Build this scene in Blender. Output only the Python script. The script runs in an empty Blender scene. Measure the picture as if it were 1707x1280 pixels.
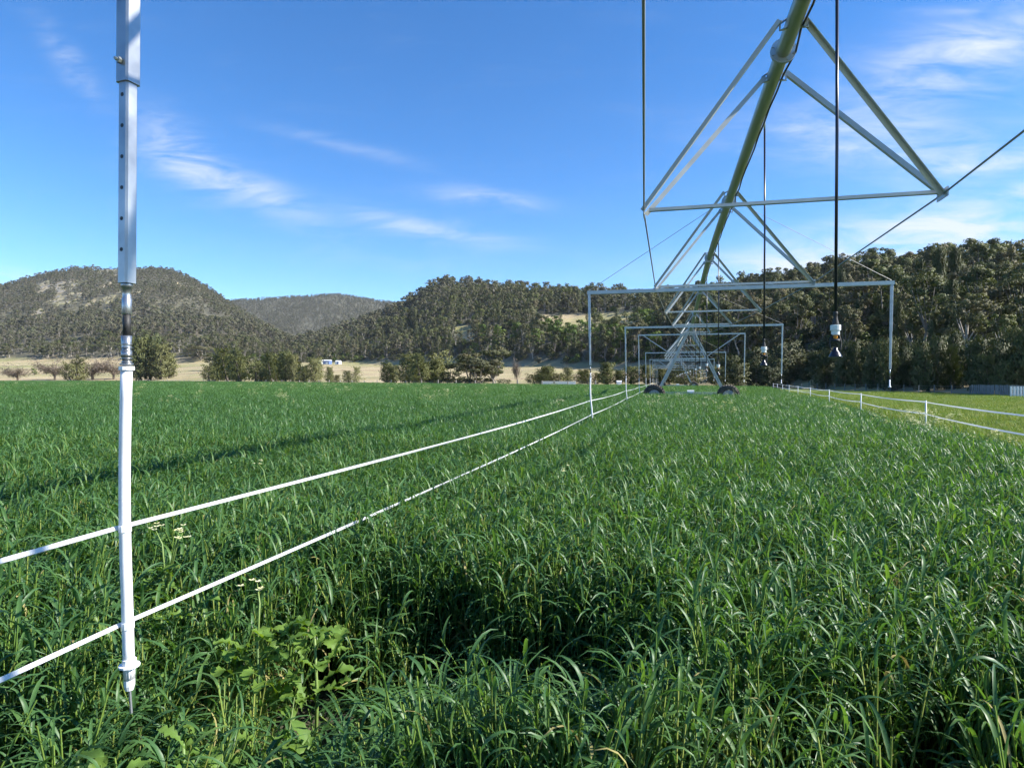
import bpy, math, random
import numpy as np
from mathutils import Vector, Matrix, Euler

R = math.radians
SC = bpy.context.scene
COL = SC.collection

# ---------------------------------------------------------------- camera
FPX, HY, CX, EYE = 1052.4, 632.0, 853.5, 1.6          # focal length and horizon in photograph pixels
cam_d = bpy.data.cameras.new("camera")
cam = bpy.data.objects.new("camera", cam_d)
COL.objects.link(cam)
cam_d.sensor_width = 36.0
cam_d.lens = 36.0 * FPX / 1707.0
cam_d.clip_start = 0.05
cam_d.clip_end = 30000
cam.location = (0, 0, EYE)
cam.rotation_euler = (R(90) - math.atan(8.0 / FPX), 0, 0)
SC.camera = cam

# ---------------------------------------------------------------- sky and sun
SUN_AZ, SUN_EL = R(97), R(36.3)                        # clockwise from the viewing direction
world = bpy.data.worlds.new("World")
SC.world = world
world.use_nodes = True

def build_world():
    nt = world.node_tree
    nt.nodes.clear()
    N, L = nt.nodes.new, nt.links.new
    def m(op, a, b=None, c=None):
        n = N('ShaderNodeMath'); n.operation = op
        for i, v in enumerate((a, b, c)):
            if v is None: continue
            if isinstance(v, (int, float)): n.inputs[i].default_value = v
            else: L(v, n.inputs[i])
        return n.outputs[0]
    sky = N('ShaderNodeTexSky'); sky.sky_type = 'NISHITA'
    sky.sun_disc = False
    sky.sun_elevation = SUN_EL; sky.sun_rotation = SUN_AZ
    sky.altitude = 600; sky.air_density = 0.85; sky.dust_density = 0.0; sky.ozone_density = 3.5
    tc = N('ShaderNodeTexCoord')
    sep = N('ShaderNodeSeparateXYZ'); L(tc.outputs['Generated'], sep.inputs[0])
    X, Y, Z = sep.outputs
    Yc = m('MAXIMUM', Y, 0.08)
    a, e = m('DIVIDE', X, Yc), m('DIVIDE', Z, Yc)
    front = m('MULTIPLY', m('GREATER_THAN', Y, 0.09), m('GREATER_THAN', Z, 0.0))
    # streaky cirrus structure, stretched along the upper wind
    comb = N('ShaderNodeCombineXYZ'); L(a, comb.inputs[0]); L(e, comb.inputs[1])
    def noise(scale_xyz, rot, scale, detail, rough, dist):
        mp = N('ShaderNodeMapping'); mp.inputs['Scale'].default_value = scale_xyz
        mp.inputs['Rotation'].default_value = (0, 0, rot)
        L(comb.outputs[0], mp.inputs[0])
        n = N('ShaderNodeTexNoise'); n.inputs['Scale'].default_value = scale
        n.inputs['Detail'].default_value = detail; n.inputs['Roughness'].default_value = rough
        n.inputs['Distortion'].default_value = dist
        L(mp.outputs[0], n.inputs['Vector'])
        return n.outputs[0]
    fine_dn = noise((1.0, 4.5, 1), R(24), 7.0, 5, .62, 0.6)    # wisps falling to the right
    fine_up = noise((1.0, 4.5, 1), R(-14), 6.0, 5, .62, 0.5)   # wisps rising to the right
    warp = noise((1, 1.6, 1), 0, 3.0, 2, .5, 0.0)
    total = {0: None, 1: None}
    # (u, y, half length, half width, slope angle, strength, which wisps)
    P = [(118, 108, 70, 20, 52, .34, 0), (300, 262, 80, 40, 40, .66, 0), (420, 325, 110, 24, 22, .62, 0),
         (570, 245, 120, 12, 15, .26, 0), (815, 331, 95, 15, 4, .46, 0), (680, 374, 110, 18, 11, .46, 0),
         (640, 432, 230, 38, 6, .10, 0), (800, 400, 120, 20, 8, .14, 0),
         (1610, 95, 200, 62, -22, .80, 1), (1450, 240, 220, 48, 4, .52, 1), (1530, 395, 330, 46, -13, 1.05, 1),
         (1650, 265, 110, 18, -8, .50, 1), (1590, 22, 80, 8, 2, .25, 1), (1290, 440, 220, 26, -4, .34, 1),
         (20, 464, 60, 12, 3, .35, 0), (2100, 250, 420, 130, -12, .5, 1), (-500, 260, 380, 60, 20, .4, 0)]
    for (u, y, hl, hw, ang, st, k) in P:
        ca, sa = math.cos(R(ang)), math.sin(R(ang))
        da = m('SUBTRACT', a, (u - CX) / FPX)
        de = m('SUBTRACT', m('ADD', e, m('MULTIPLY', m('SUBTRACT', warp, .5), .05)), (HY - y) / FPX)
        # image y runs down: slope ang down-right means e falls with a
        p = m('SUBTRACT', m('MULTIPLY', da, ca), m('MULTIPLY', de, sa))
        q = m('ADD', m('MULTIPLY', da, sa), m('MULTIPLY', de, ca))
        p2 = m('POWER', m('ABSOLUTE', m('DIVIDE', p, hl / FPX)), 2.0)
        q2 = m('POWER', m('ABSOLUTE', m('DIVIDE', q, hw / FPX)), 2.0)
        g = m('MULTIPLY', m('EXPONENT', m('MULTIPLY', m('ADD', p2, q2), -1.0)), st)
        total[k] = g if total[k] is None else m('ADD', total[k], g)
    def sharpen(n, lo, hi):
        r = N('ShaderNodeMapRange'); r.inputs['From Min'].default_value = lo; r.inputs['From Max'].default_value = hi
        r.interpolation_type = 'SMOOTHSTEP'
        L(n, r.inputs[0]); return r.outputs[0]
    d0 = m('MULTIPLY', total[0], sharpen(fine_dn, .30, .74))
    d1 = m('MULTIPLY', total[1], sharpen(fine_up, .24, .78))
    veil = m('MULTIPLY', m('MULTIPLY', sharpen(fine_up, .5, .95), .05), 1.0)
    dens = m('MULTIPLY', m('ADD', m('ADD', d0, d1), veil), front)
    dens = m('MINIMUM', m('MULTIPLY', dens, 1.18), 0.93)
    # the photograph's strong saturation
    hs = N('ShaderNodeHueSaturation'); hs.inputs['Saturation'].default_value = 1.26
    hs.inputs['Hue'].default_value = 0.503
    L(sky.outputs[0], hs.inputs['Color'])
    mix = N('ShaderNodeMix'); mix.data_type = 'RGBA'
    L(dens, mix.inputs['Factor']); L(hs.outputs[0], mix.inputs['A'])
    mix.inputs['B'].default_value = (3.5, 3.8, 4.3, 1)
    bg = N('ShaderNodeBackground'); bg.inputs['Strength'].default_value = 0.11
    L(mix.outputs['Result'], bg.inputs['Color'])
    out = N('ShaderNodeOutputWorld'); L(bg.outputs[0], out.inputs[0])
build_world()
world.cycles.sampling_method = 'MANUAL'
world.cycles.sample_map_resolution = 256

sun_d = bpy.data.lights.new("sun", 'SUN')
sun_d.energy = 5.0; sun_d.angle = R(0.53); sun_d.color = (1.0, 0.955, 0.88)
sun = bpy.data.objects.new("sun", sun_d); COL.objects.link(sun)
S = Vector((math.sin(SUN_AZ) * math.cos(SUN_EL), math.cos(SUN_AZ) * math.cos(SUN_EL), math.sin(SUN_EL)))
sun.rotation_euler = S.to_track_quat('Z', 'Y').to_euler()
sun.location = (40, -5, 30)

SC.view_settings.view_transform = 'Standard'
SC.view_settings.look = 'None'
SC.view_settings.exposure = 1.2
SC.view_settings.gamma = 1.0
SC.view_settings.use_curve_mapping = False
SC.render.engine = 'CYCLES'
cy = SC.cycles
cy.max_bounces = 4; cy.diffuse_bounces = 2; cy.glossy_bounces = 2; cy.transmission_bounces = 3
cy.transparent_max_bounces = 4; cy.volume_bounces = 0
cy.use_denoising = True; cy.denoiser = 'OPENIMAGEDENOISE'; cy.denoising_input_passes = 'RGB_ALBEDO_NORMAL'; cy.denoising_prefilter = 'ACCURATE'
cy.use_adaptive_sampling = True; cy.adaptive_threshold = 0.02; cy.adaptive_min_samples = 16
cy.sample_clamp_indirect = 4.0

rng = np.random.default_rng(7)
random.seed(7)

# ---------------------------------------------------------------- materials
MATS = {}
def new_mat(name):
    mt = bpy.data.materials.new(name); mt.use_nodes = True
    nt = mt.node_tree
    MATS[name] = mt
    return mt, nt, nt.nodes["Principled BSDF"], nt.nodes["Material Output"]

def ramp(nt, fac, stops, interp='LINEAR'):
    r = nt.nodes.new('ShaderNodeValToRGB'); r.color_ramp.interpolation = interp
    el = r.color_ramp.elements
    while len(el) < len(stops): el.new(0.5)
    for e_, (p, c) in zip(el, stops):
        e_.position = p; e_.color = (*c, 1)
    nt.links.new(fac, r.inputs[0])
    return r.outputs[0]

def noise_tex(nt, scale, detail=4, rough=.55, coords='Object', vec_scale=None, dist=0):
    tc = nt.nodes.new('ShaderNodeTexCoord')
    n = nt.nodes.new('ShaderNodeTexNoise')
    n.inputs['Scale'].default_value = scale; n.inputs['Detail'].default_value = detail
    n.inputs['Roughness'].default_value = rough; n.inputs['Distortion'].default_value = dist
    v = tc.outputs[coords]
    if vec_scale:
        mp = nt.nodes.new('ShaderNodeMapping'); mp.inputs['Scale'].default_value = vec_scale
        nt.links.new(v, mp.inputs[0]); v = mp.outputs[0]
    nt.links.new(v, n.inputs['Vector'])
    return n.outputs[0]

def mixc(nt, fac, a, b):
    mx = nt.nodes.new('ShaderNodeMix'); mx.data_type = 'RGBA'
    for s, v in ((mx.inputs['Factor'], fac), (mx.inputs['A'], a), (mx.inputs['B'], b)):
        if isinstance(v, (int, float)): s.default_value = v
        elif isinstance(v, tuple): s.default_value = (*v, 1)
        else: nt.links.new(v, s)
    return mx.outputs['Result']

def bump(nt, bs, h, strength, distance):
    b = nt.nodes.new('ShaderNodeBump'); b.inputs['Strength'].default_value = strength
    b.inputs['Distance'].default_value = distance
    nt.links.new(h, b.inputs['Height']); nt.links.new(b.outputs[0], bs.inputs['Normal'])

def leaf_mat(name, stops, rough=.5, spec=.4, trans=.3, tcol=(1.5, 1.7, .6), pos_noise=None, island=0.0):
    """thin leaf: reflects, and lets some light through; tint differs from plant to plant"""
    mt, nt, bs, out = new_mat(name)
    oi = nt.nodes.new('ShaderNodeObjectInfo')
    fac = oi.outputs['Random']
    if island:
        ge = nt.nodes.new('ShaderNodeNewGeometry')
        mf = nt.nodes.new('ShaderNodeMix'); mf.data_type = 'FLOAT'; mf.inputs['Factor'].default_value = island
        nt.links.new(fac, mf.inputs['A']); nt.links.new(ge.outputs['Random Per Island'], mf.inputs['B'])
        fac = mf.outputs['Result']
    if pos_noise:
        n = noise_tex(nt, pos_noise, 2)
        ad = nt.nodes.new('ShaderNodeMath'); ad.operation = 'MULTIPLY_ADD'
        nt.links.new(n, ad.inputs[0]); ad.inputs[1].default_value = .5
        sb = nt.nodes.new('ShaderNodeMath'); sb.operation = 'MULTIPLY_ADD'
        nt.links.new(fac, sb.inputs[0]); sb.inputs[1].default_value = .75; sb.inputs[2].default_value = -.12
        nt.links.new(sb.outputs[0], ad.inputs[2]); fac = ad.outputs[0]
    c = ramp(nt, fac, stops)
    nt.links.new(c, bs.inputs['Base Color'])
    bs.inputs['Roughness'].default_value = rough
    bs.inputs['Specular IOR Level'].default_value = spec
    if trans:
        tl = nt.nodes.new('ShaderNodeBsdfTranslucent')
        mu = nt.nodes.new('ShaderNodeMix'); mu.data_type = 'RGBA'; mu.blend_type = 'MULTIPLY'
        mu.inputs['Factor'].default_value = 1
        nt.links.new(c, mu.inputs['A']); mu.inputs['B'].default_value = (*tcol, 1)
        nt.links.new(mu.outputs['Result'], tl.inputs['Color'])
        ms = nt.nodes.new('ShaderNodeMixShader'); ms.inputs[0].default_value = trans
        nt.links.new(bs.outputs[0], ms.inputs[1]); nt.links.new(tl.outputs[0], ms.inputs[2])
        nt.links.new(ms.outputs[0], out.inputs[0])
    return mt

def plain(name, col, rough=.5, metal=0.0, spec=.5, noise=None, nscale=8.0, bumps=None, coat=0):
    mt, nt, bs, out = new_mat(name)
    bs.inputs['Roughness'].default_value = rough; bs.inputs['Metallic'].default_value = metal
    bs.inputs['Specular IOR Level'].default_value = spec
    if noise:
        n = noise_tex(nt, nscale, 5)
        c = ramp(nt, n, [(.3, col), (.72, noise)])
        nt.links.new(c, bs.inputs['Base Color'])
        rr = nt.nodes.new('ShaderNodeMapRange'); rr.inputs['To Min'].default_value = rough * .75
        rr.inputs['To Max'].default_value = min(1, rough * 1.35); nt.links.new(n, rr.inputs[0])
        nt.links.new(rr.outputs[0], bs.inputs['Roughness'])
        if bumps: bump(nt, bs, n, bumps[0], bumps[1])
    else:
        bs.inputs['Base Color'].default_value = (*col, 1)
    return mt

plain('galvanised', (.36, .385, .385), .42, .9, noise=(.50, .525, .52), nscale=5)
plain('galvanised_new', (.27, .285, .30), .34, .85, noise=(.46, .475, .49), nscale=7)
plain('galvanised_matt', (.40, .42, .40), .5, .35, noise=(.50, .52, .49), nscale=4)
plain('pipe_zinc', (.37, .40, .35), .40, .8)
plain('black_rubber', (.018, .018, .019), .62, noise=(.035, .033, .03), nscale=12)
plain('hose_black', (.012, .013, .022), .28)
plain('cable_black', (.012, .012, .013), .45)
plain('steel_rod', (.26, .27, .28), .45, .5)
plain('tyre_rubber', (.022, .021, .020), .85, noise=(.10, .082, .06), nscale=3.5)
plain('white_plastic', (.78, .79, .80), .38)
plain('post_white', (.80, .80, .82), .4, noise=(.66, .665, .66), nscale=9)
plain('grey_cast', (.58, .62, .60), .45, noise=(.68, .71, .68), nscale=30)
plain('nozzle_orange', (.75, .28, .02), .4)
leaf_mat('tape_white', [(0, (.82, .83, .85)), (1, (.82, .83, .85))], rough=.55, spec=.3, trans=.42, tcol=(1, 1, 1))
plain('weathered_wood', (.24, .22, .19), .9, noise=(.40, .37, .33), nscale=5)
plain('fence_steel', (.13, .15, .165), .6, .3, noise=(.20, .22, .24), nscale=3)
plain('wire', (.30, .30, .29), .5, .7)
plain('shed_white', (.76, .77, .78), .5, noise=(.66, .67, .68), nscale=1.5)
plain('shed_blue', (.10, .16, .34), .5, noise=(.13, .20, .38), nscale=1.5)
plain('dark_opening', (.02, .022, .025), .6)
plain('bark_grey', (.15, .13, .108), .9, noise=(.26, .235, .20), nscale=3)
plain('bark_pale', (.30, .27, .23), .85, noise=(.50, .46, .40), nscale=2.2)
plain('bark_dark', (.075, .062, .050), .95, noise=(.13, .11, .09), nscale=4)
plain('rock', (.27, .24, .20), .95, noise=(.42, .38, .32), nscale=.7, bumps=(.6, .2))
plain('twig_brown', (.115, .090, .064), .95, noise=(.17, .13, .095), nscale=2)

leaf_mat('crop_leaf', [(0, (0.045, 0.110, 0.039)), (.45, (0.062, 0.140, 0.044)), (.8, (0.082, 0.165, 0.044)), (1, (0.112, 0.191, 0.044))],
         rough=.44, spec=.36, trans=.32, tcol=(1.9, 1.9, .6), island=.65)
leaf_mat('crop_stem', [(0, (.11, .20, .040)), (.6, (.17, .26, .050)), (1, (.27, .31, .08))], rough=.45, spec=.35, trans=.25, tcol=(1.4, 1.4, .6))
leaf_mat('crop_dry', [(0, (.36, .30, .13)), (1, (.26, .25, .09))], rough=.7, spec=.2, trans=.2, tcol=(1.2, 1.1, .8))
leaf_mat('crop_far', [(0, (0.063, 0.144, 0.050)), (.5, (0.082, 0.170, 0.055)), (1, (0.103, 0.192, 0.055))], rough=.6, spec=.18, trans=.28, tcol=(1.8, 1.8, .6), island=.5)
leaf_mat('pasture_blade', [(0, (0.111, 0.189, 0.036)), (.5, (0.163, 0.234, 0.044)), (1, (0.260, 0.273, 0.078))], rough=.6, spec=.25, trans=.25, tcol=(1.5, 1.5, .6))
leaf_mat('weed_leaf', [(0, (0.105, 0.199, 0.037)), (1, (0.158, 0.252, 0.047))], rough=.55, spec=.3, trans=.38, tcol=(1.7, 1.6, .4), island=.3, pos_noise=14.0)
leaf_mat('weed_stem', [(0, (.12, .20, .05)), (1, (.16, .23, .06))], rough=.5, trans=0)
leaf_mat('weed_petal', [(0, (.78, .74, .36)), (1, (.82, .80, .55))], rough=.6, trans=.3, tcol=(1, 1, .8))
leaf_mat('eucalypt_leaf', [(0, (0.077, 0.086, 0.050)), (.22, (0.100, 0.102, 0.058)), (.42, (0.086, 0.102, 0.042)), (.58, (0.117, 0.108, 0.069)),
                           (.74, (0.096, 0.117, 0.038)), (.88, (0.125, 0.106, 0.073)), (1, (0.078, 0.098, 0.052))], rough=.65, spec=.15, trans=.16, tcol=(1.3, 1.4, .6), pos_noise=.35)
leaf_mat('eucalypt_far_leaf', [(0, (0.089, 0.095, 0.062)), (.3, (0.111, 0.109, 0.070)), (.55, (0.095, 0.107, 0.059)), (.8, (0.127, 0.115, 0.078)), (1, (0.103, 0.113, 0.054))],
         rough=.7, spec=.1, trans=.1, tcol=(1.2, 1.2, .7))
leaf_mat('bright_leaf', [(0, (0.065, 0.110, 0.024)), (.5, (0.085, 0.129, 0.027)), (1, (0.106, 0.138, 0.033))], rough=.6, spec=.2, trans=.18, tcol=(1.4, 1.5, .5), pos_noise=.4)
leaf_mat('casuarina_leaf', [(0, (0.080, 0.093, 0.029)), (.5, (0.107, 0.115, 0.035)), (1, (0.124, 0.124, 0.047))], rough=.6, spec=.25, trans=.15, tcol=(1.3, 1.3, .6), pos_noise=.5)
leaf_mat('casuarina_dark_leaf', [(0, (0.047, 0.060, 0.022)), (.5, (0.062, 0.075, 0.026)), (1, (0.081, 0.086, 0.034))], rough=.6, spec=.25, trans=.12, tcol=(1.3, 1.3, .6), pos_noise=.5)

def ground_mats():
    # soil under the crop
    mt, nt, bs, out = new_mat('soil')
    n = noise_tex(nt, 5.0, 7, .65); n2 = noise_tex(nt, .6, 3)
    c = ramp(nt, n, [(.3, (.040, .030, .022)), (.55, (.075, .056, .040)), (.8, (.13, .105, .070))])
    c = mixc(nt, n2, c, (.05, .06, .028))
    nt.links.new(c, bs.inputs['Base Color']); bs.inputs['Roughness'].default_value = .95
    bump(nt, bs, n, .9, .04)
    # open country
    mt, nt, bs, out = new_mat('open_ground')
    n = noise_tex(nt, .05, 6, .6); n2 = noise_tex(nt, 1.5, 4)
    c = ramp(nt, n, [(.3, (.27, .21, .105)), (.6, (.32, .26, .13)), (.8, (.20, .19, .075))])
    c = mixc(nt, n2, c, (.24, .20, .10))
    nt.links.new(c, bs.inputs['Base Color']); bs.inputs['Roughness'].default_value = .95
    # pasture
    mt, nt, bs, out = new_mat('pasture_turf')
    n = noise_tex(nt, .22, 5, .6); n2 = noise_tex(nt, 3.2, 6, .6)
    c = ramp(nt, n, [(.28, (.115, .170, .030)), (.5, (.150, .205, .038)), (.75, (.21, .215, .060))])
    c2 = ramp(nt, n2, [(.3, (.085, .130, .026)), (.7, (.20, .23, .06))])
    c = mixc(nt, .45, c, c2)
    nt.links.new(c, bs.inputs['Base Color']); bs.inputs['Roughness'].default_value = .95
    bump(nt, bs, n2, 1.0, .08)
    # hills: dry grass low down, leaf litter, rock and dry grass under the trees
    mt, nt, bs, out = new_mat('hill_ground')
    at = nt.nodes.new('ShaderNodeAttribute'); at.attribute_name = 'forest'
    n = noise_tex(nt, .012, 7, .62); n2 = noise_tex(nt, .16, 6, .65); n3 = noise_tex(nt, .05, 5, .6, vec_scale=(.5, 1.0, 6.0))
    dry = ramp(nt, n3, [(.30, (.25, .195, .105)), (.5, (.34, .265, .145)), (.62, (.43, .345, .20)), (.78, (.25, .22, .10))])
    dry = mixc(nt, ramp(nt, n, [(.45, (0, 0, 0)), (.62, (1, 1, 1))]), dry, (.235, .225, .085))
    floor = ramp(nt, n2, [(.3, (.055, .054, .034)), (.52, (.095, .090, .055)), (.68, (.165, .148, .095)), (.84, (.28, .25, .18))])
    c = mixc(nt, at.outputs['Fac'], dry, floor)
    ng = nt.nodes.new('ShaderNodeMath'); ng.operation = 'MULTIPLY'; ng.inputs[1].default_value = -1.0; ng.use_clamp = True
    nt.links.new(at.outputs['Fac'], ng.inputs[0])
    c = mixc(nt, ng.outputs[0], c, ramp(nt, n2, [(.35, (.15, .135, .10)), (.62, (.30, .275, .225))]))
    nt.links.new(c, bs.inputs['Base Color']); bs.inputs['Roughness'].default_value = .97
    bump(nt, bs, n2, 1.0, 1.0)
ground_mats()

# ---------------------------------------------------------------- helpers
class MB:
    """collects shapes in world coordinates; build() links them as ONE mesh object under its parent"""
    def __init__(s): s.v, s.f, s.mi = [], [], []
    def add(s, verts, faces, mi=0):
        o = len(s.v); s.v += [tuple(v) for v in verts]
        s.f += [tuple(i + o for i in f) for f in faces]; s.mi += [mi] * len(faces)
        return s
    def path(s, pts, rad, n=8, cap=True, mi=0, flat=1.0):
        pts = [Vector(p) for p in pts]
        if isinstance(rad, (int, float)): rad = [rad] * len(pts)
        V, F = [], []
        prev = None
        for i, p in enumerate(pts):
            t = (pts[min(i + 1, len(pts) - 1)] - pts[max(i - 1, 0)]).normalized()
            if prev is None:
                ref = Vector((0, 0, 1)) if abs(t.z) < .9 else Vector((0, 1, 0))
                a = t.cross(ref).normalized()
            else:
                a = (prev - t * prev.dot(t)).normalized()
            prev = a
            b = t.cross(a)
            for k in range(n):
                w = 2 * math.pi * k / n
                V.append(p + (a * math.cos(w) * flat + b * math.sin(w)) * rad[i])
        for i in range(len(pts) - 1):
            for k in range(n):
                F.append((i * n + k, i * n + (k + 1) % n, (i + 1) * n + (k + 1) % n, (i + 1) * n + k))
        if cap:
            F.append(tuple(range(n))[::-1]); F.append(tuple((len(pts) - 1) * n + k for k in range(n)))
        return s.add(V, F, mi)
    def lathe(s, c, prof, axis=(0, 0, 1), n=16, mi=0):
        """prof: list of (radius, distance along the axis)"""
        ax = Vector(axis).normalized(); c = Vector(c)
        pts = [c + ax * h for _, h in prof]
        ref = Vector((0, 0, 1)) if abs(ax.z) < .9 else Vector((0, 1, 0))
        a = ax.cross(ref).normalized(); b = ax.cross(a)
        V, F = [], []
        for (r, h), p in zip(prof, pts):
            for k in range(n):
                w = 2 * math.pi * k / n
                V.append(p + (a * math.cos(w) + b * math.sin(w)) * max(r, 1e-4))
        for i in range(len(prof) - 1):
            for k in range(n):
                F.append((i * n + k, i * n + (k + 1) % n, (i + 1) * n + (k + 1) % n, (i + 1) * n + k))
        F.append(tuple(range(n))[::-1]); F.append(tuple((len(prof) - 1) * n + k for k in range(n)))
        return s.add(V, F, mi)
    def beam(s, p0, p1, sec, up=(0, 0, 1), mi=0):
        """sweep a closed 2D outline (side, up) from p0 to p1"""
        p0, p1 = Vector(p0), Vector(p1)
        t = (p1 - p0).normalized(); u = Vector(up)
        a = t.cross(u)
        if a.length < 1e-3: a = t.cross(Vector((0, 1, 0)))
        a.normalize(); b = a.cross(t).normalized()
        n = len(sec)
        V = [p + a * x + b * y for p in (p0, p1) for x, y in sec]
        F = [(k, (k + 1) % n, n + (k + 1) % n, n + k) for k in range(n)]
        F += [tuple(range(n))[::-1], tuple(range(n, 2 * n))]
        return s.add(V, F, mi)
    def box(s, c, sz, rz=0.0, mi=0):
        hx, hy, hz = sz[0] / 2, sz[1] / 2, sz[2] / 2
        cs, sn = math.cos(rz), math.sin(rz)
        V = [(c[0] + x * cs - y * sn, c[1] + x * sn + y * cs, c[2] + z) for z in (-hz, hz) for x, y in ((-hx, -hy), (hx, -hy), (hx, hy), (-hx, hy))]
        return s.add(V, [(3, 2, 1, 0), (4, 5, 6, 7), (0, 1, 5, 4), (1, 2, 6, 5), (2, 3, 7, 6), (3, 0, 4, 7)], mi)
    def mesh(s, name, mats, smooth=False, off=(0, 0, 0)):
        me = bpy.data.meshes.new(name)
        ox, oy, oz = off
        me.from_pydata([(x - ox, y - oy, z - oz) for x, y, z in s.v], [], s.f)
        for mm in (mats if isinstance(mats, (list, tuple)) else [mats]): me.materials.append(MATS[mm])
        if any(s.mi): me.polygons.foreach_set('material_index', s.mi)
        if smooth: me.polygons.foreach_set('use_smooth', [len(f) == 4 for f in s.f])
        me.update()
        return me
    def build(s, name, mats, parent=None, smooth=False):
        off = Vector((0, 0, 0)); p = parent
        while p is not None: off = off + p.location; p = p.parent
        if parent is None:                                  # a thing of one mesh: origin at its base
            xs = np.array(s.v); off = Vector((float(xs[:, 0].mean()), float(xs[:, 1].mean()), float(xs[:, 2].min())))
        me = s.mesh(name, mats, smooth, off)
        o = bpy.data.objects.new(name, me); COL.objects.link(o)
        if parent is not None: o.parent = parent
        else: o.location = off
        return o

def tag(o, label, cat, group=None, kind=None):
    if label: o['label'] = label
    if cat: o['category'] = cat
    if group: o['group'] = group
    if kind: o['kind'] = kind
    return o

def thing(name, label, cat, loc, group=None):
    o = bpy.data.objects.new(name, None); COL.objects.link(o)
    o.location = loc; o.empty_display_size = .3
    return tag(o, label, cat, group)

def copy_tree(o, parent=None):
    c = o.copy(); COL.objects.link(c); c.parent = parent
    for ch in list(o.children): copy_tree(ch, c)
    return c

def rect(w, h, t=None, y0=0):
    return [(-w / 2, y0 - h / 2), (w / 2, y0 - h / 2), (w / 2, y0 + h / 2), (-w / 2, y0 + h / 2)]
def ell(w, t=.006):     # equal angle iron
    return [(0, 0), (w, 0), (w, t), (t, t), (t, w), (0, w)]

def np_mesh(name, V, quads, mats, mi=None, smooth=False):
    me = bpy.data.meshes.new(name)
    V = np.asarray(V, np.float32).reshape(-1, 3); quads = np.asarray(quads, np.int32)
    me.vertices.add(len(V)); me.vertices.foreach_set('co', V.ravel())
    k = quads.shape[1]
    me.loops.add(quads.size); me.loops.foreach_set('vertex_index', quads.ravel())
    me.polygons.add(len(quads)); me.polygons.foreach_set('loop_start', np.arange(0, quads.size, k, dtype=np.int32))
    for mm in mats: me.materials.append(MATS[mm])
    if mi is not None: me.polygons.foreach_set('material_index', np.asarray(mi, np.int32))
    if smooth: me.polygons.foreach_set('use_smooth', np.ones(len(quads), bool))
    me.update(calc_edges=True); me.validate()
    return me

def vnoise(x, y, seed=0):
    """smooth value noise, 0..1"""
    x = np.asarray(x, float); y = np.asarray(y, float)
    xi, yi = np.floor(x).astype(np.int64), np.floor(y).astype(np.int64)
    fx, fy = x - xi, y - yi
    fx = fx * fx * (3 - 2 * fx); fy = fy * fy * (3 - 2 * fy)
    def h(a, b):
        n = (a * 374761393 + b * 668265263 + seed * 1442695041) & 0x7fffffff
        n = ((n ^ (n >> 13)) * 1274126177) & 0x7fffffff
        return ((n ^ (n >> 16)) & 0xffff) / 65535.0
    return (h(xi, yi) * (1 - fx) + h(xi + 1, yi) * fx) * (1 - fy) + (h(xi, yi + 1) * (1 - fx) + h(xi + 1, yi + 1) * fx) * fy
def fbm(x, y, seed=0, o=4):
    s, a, t = 0, 1, 0
    for i in range(o):
        s = s + a * vnoise(x * 2 ** i, y * 2 ** i, seed + i); t += a; a *= .5
    return s / t

_gn = {}
def scatter(name, pts, rots, scl, idx, sources, label, cat):
    """a mass nobody could count: points that carry copies of a few source meshes"""
    src = bpy.data.collections.new(name + "_kinds")
    for i, me in enumerate(sources):
        src.objects.link(bpy.data.objects.new("%s_kind_%02d" % (name, i), me))
    me = bpy.data.meshes.new(name)
    me.vertices.add(len(pts)); me.vertices.foreach_set('co', np.asarray(pts, np.float32).ravel())
    for an, ty, key, dat in (('rot', 'FLOAT_VECTOR', 'vector', rots), ('scl', 'FLOAT_VECTOR', 'vector', scl)):
        at = me.attributes.new(an, ty, 'POINT'); at.data.foreach_set(key, np.asarray(dat, np.float32).ravel())
    at = me.attributes.new('idx', 'INT', 'POINT'); at.data.foreach_set('value', np.asarray(idx, np.int32))
    o = bpy.data.objects.new(name, me); COL.objects.link(o)
    tag(o, label, cat, kind='stuff')
    ng = bpy.data.node_groups.new(name, 'GeometryNodeTree')
    ng.interface.new_socket('Geometry', in_out='INPUT', socket_type='NodeSocketGeometry')
    ng.interface.new_socket('Geometry', in_out='OUTPUT', socket_type='NodeSocketGeometry')
    N, L = ng.nodes.new, ng.links.new
    gi, go = N('NodeGroupInput'), N('NodeGroupOutput')
    ci = N('GeometryNodeCollectionInfo'); ci.inputs['Collection'].default_value = src
    ci.inputs['Separate Children'].default_value = True; ci.inputs['Reset Children'].default_value = True
    ip = N('GeometryNodeInstanceOnPoints'); ip.inputs['Pick Instance'].default_value = True
    L(gi.outputs[0], ip.inputs['Points']); L(ci.outputs[0], ip.inputs['Instance'])
    def attr(nm, ty):
        a = N('GeometryNodeInputNamedAttribute'); a.data_type = ty; a.inputs['Name'].default_value = nm
        return [s for s in a.outputs if s.enabled and s.name == 'Attribute'][0]
    L(attr('idx', 'INT'), ip.inputs['Instance Index'])
    er = N('FunctionNodeEulerToRotation'); L(attr('rot', 'FLOAT_VECTOR'), er.inputs[0]); L(er.outputs[0], ip.inputs['Rotation'])
    L(attr('scl', 'FLOAT_VECTOR'), ip.inputs['Scale'])
    L(ip.outputs[0], go.inputs[0])
    md = o.modifiers.new('scatter', 'NODES'); md.node_group = ng
    return o

# ================================================================ THE LAND
EDGE_A, EDGE_B = 117.0, 1.07            # far edge of the crop: y = 117 - 1.07 x
FX0, FY0, FDX = 9.3, 14.2, .356         # fence along the right side of the crop
RFX = 45.0                              # wire fence at the foot of the ridge

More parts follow.
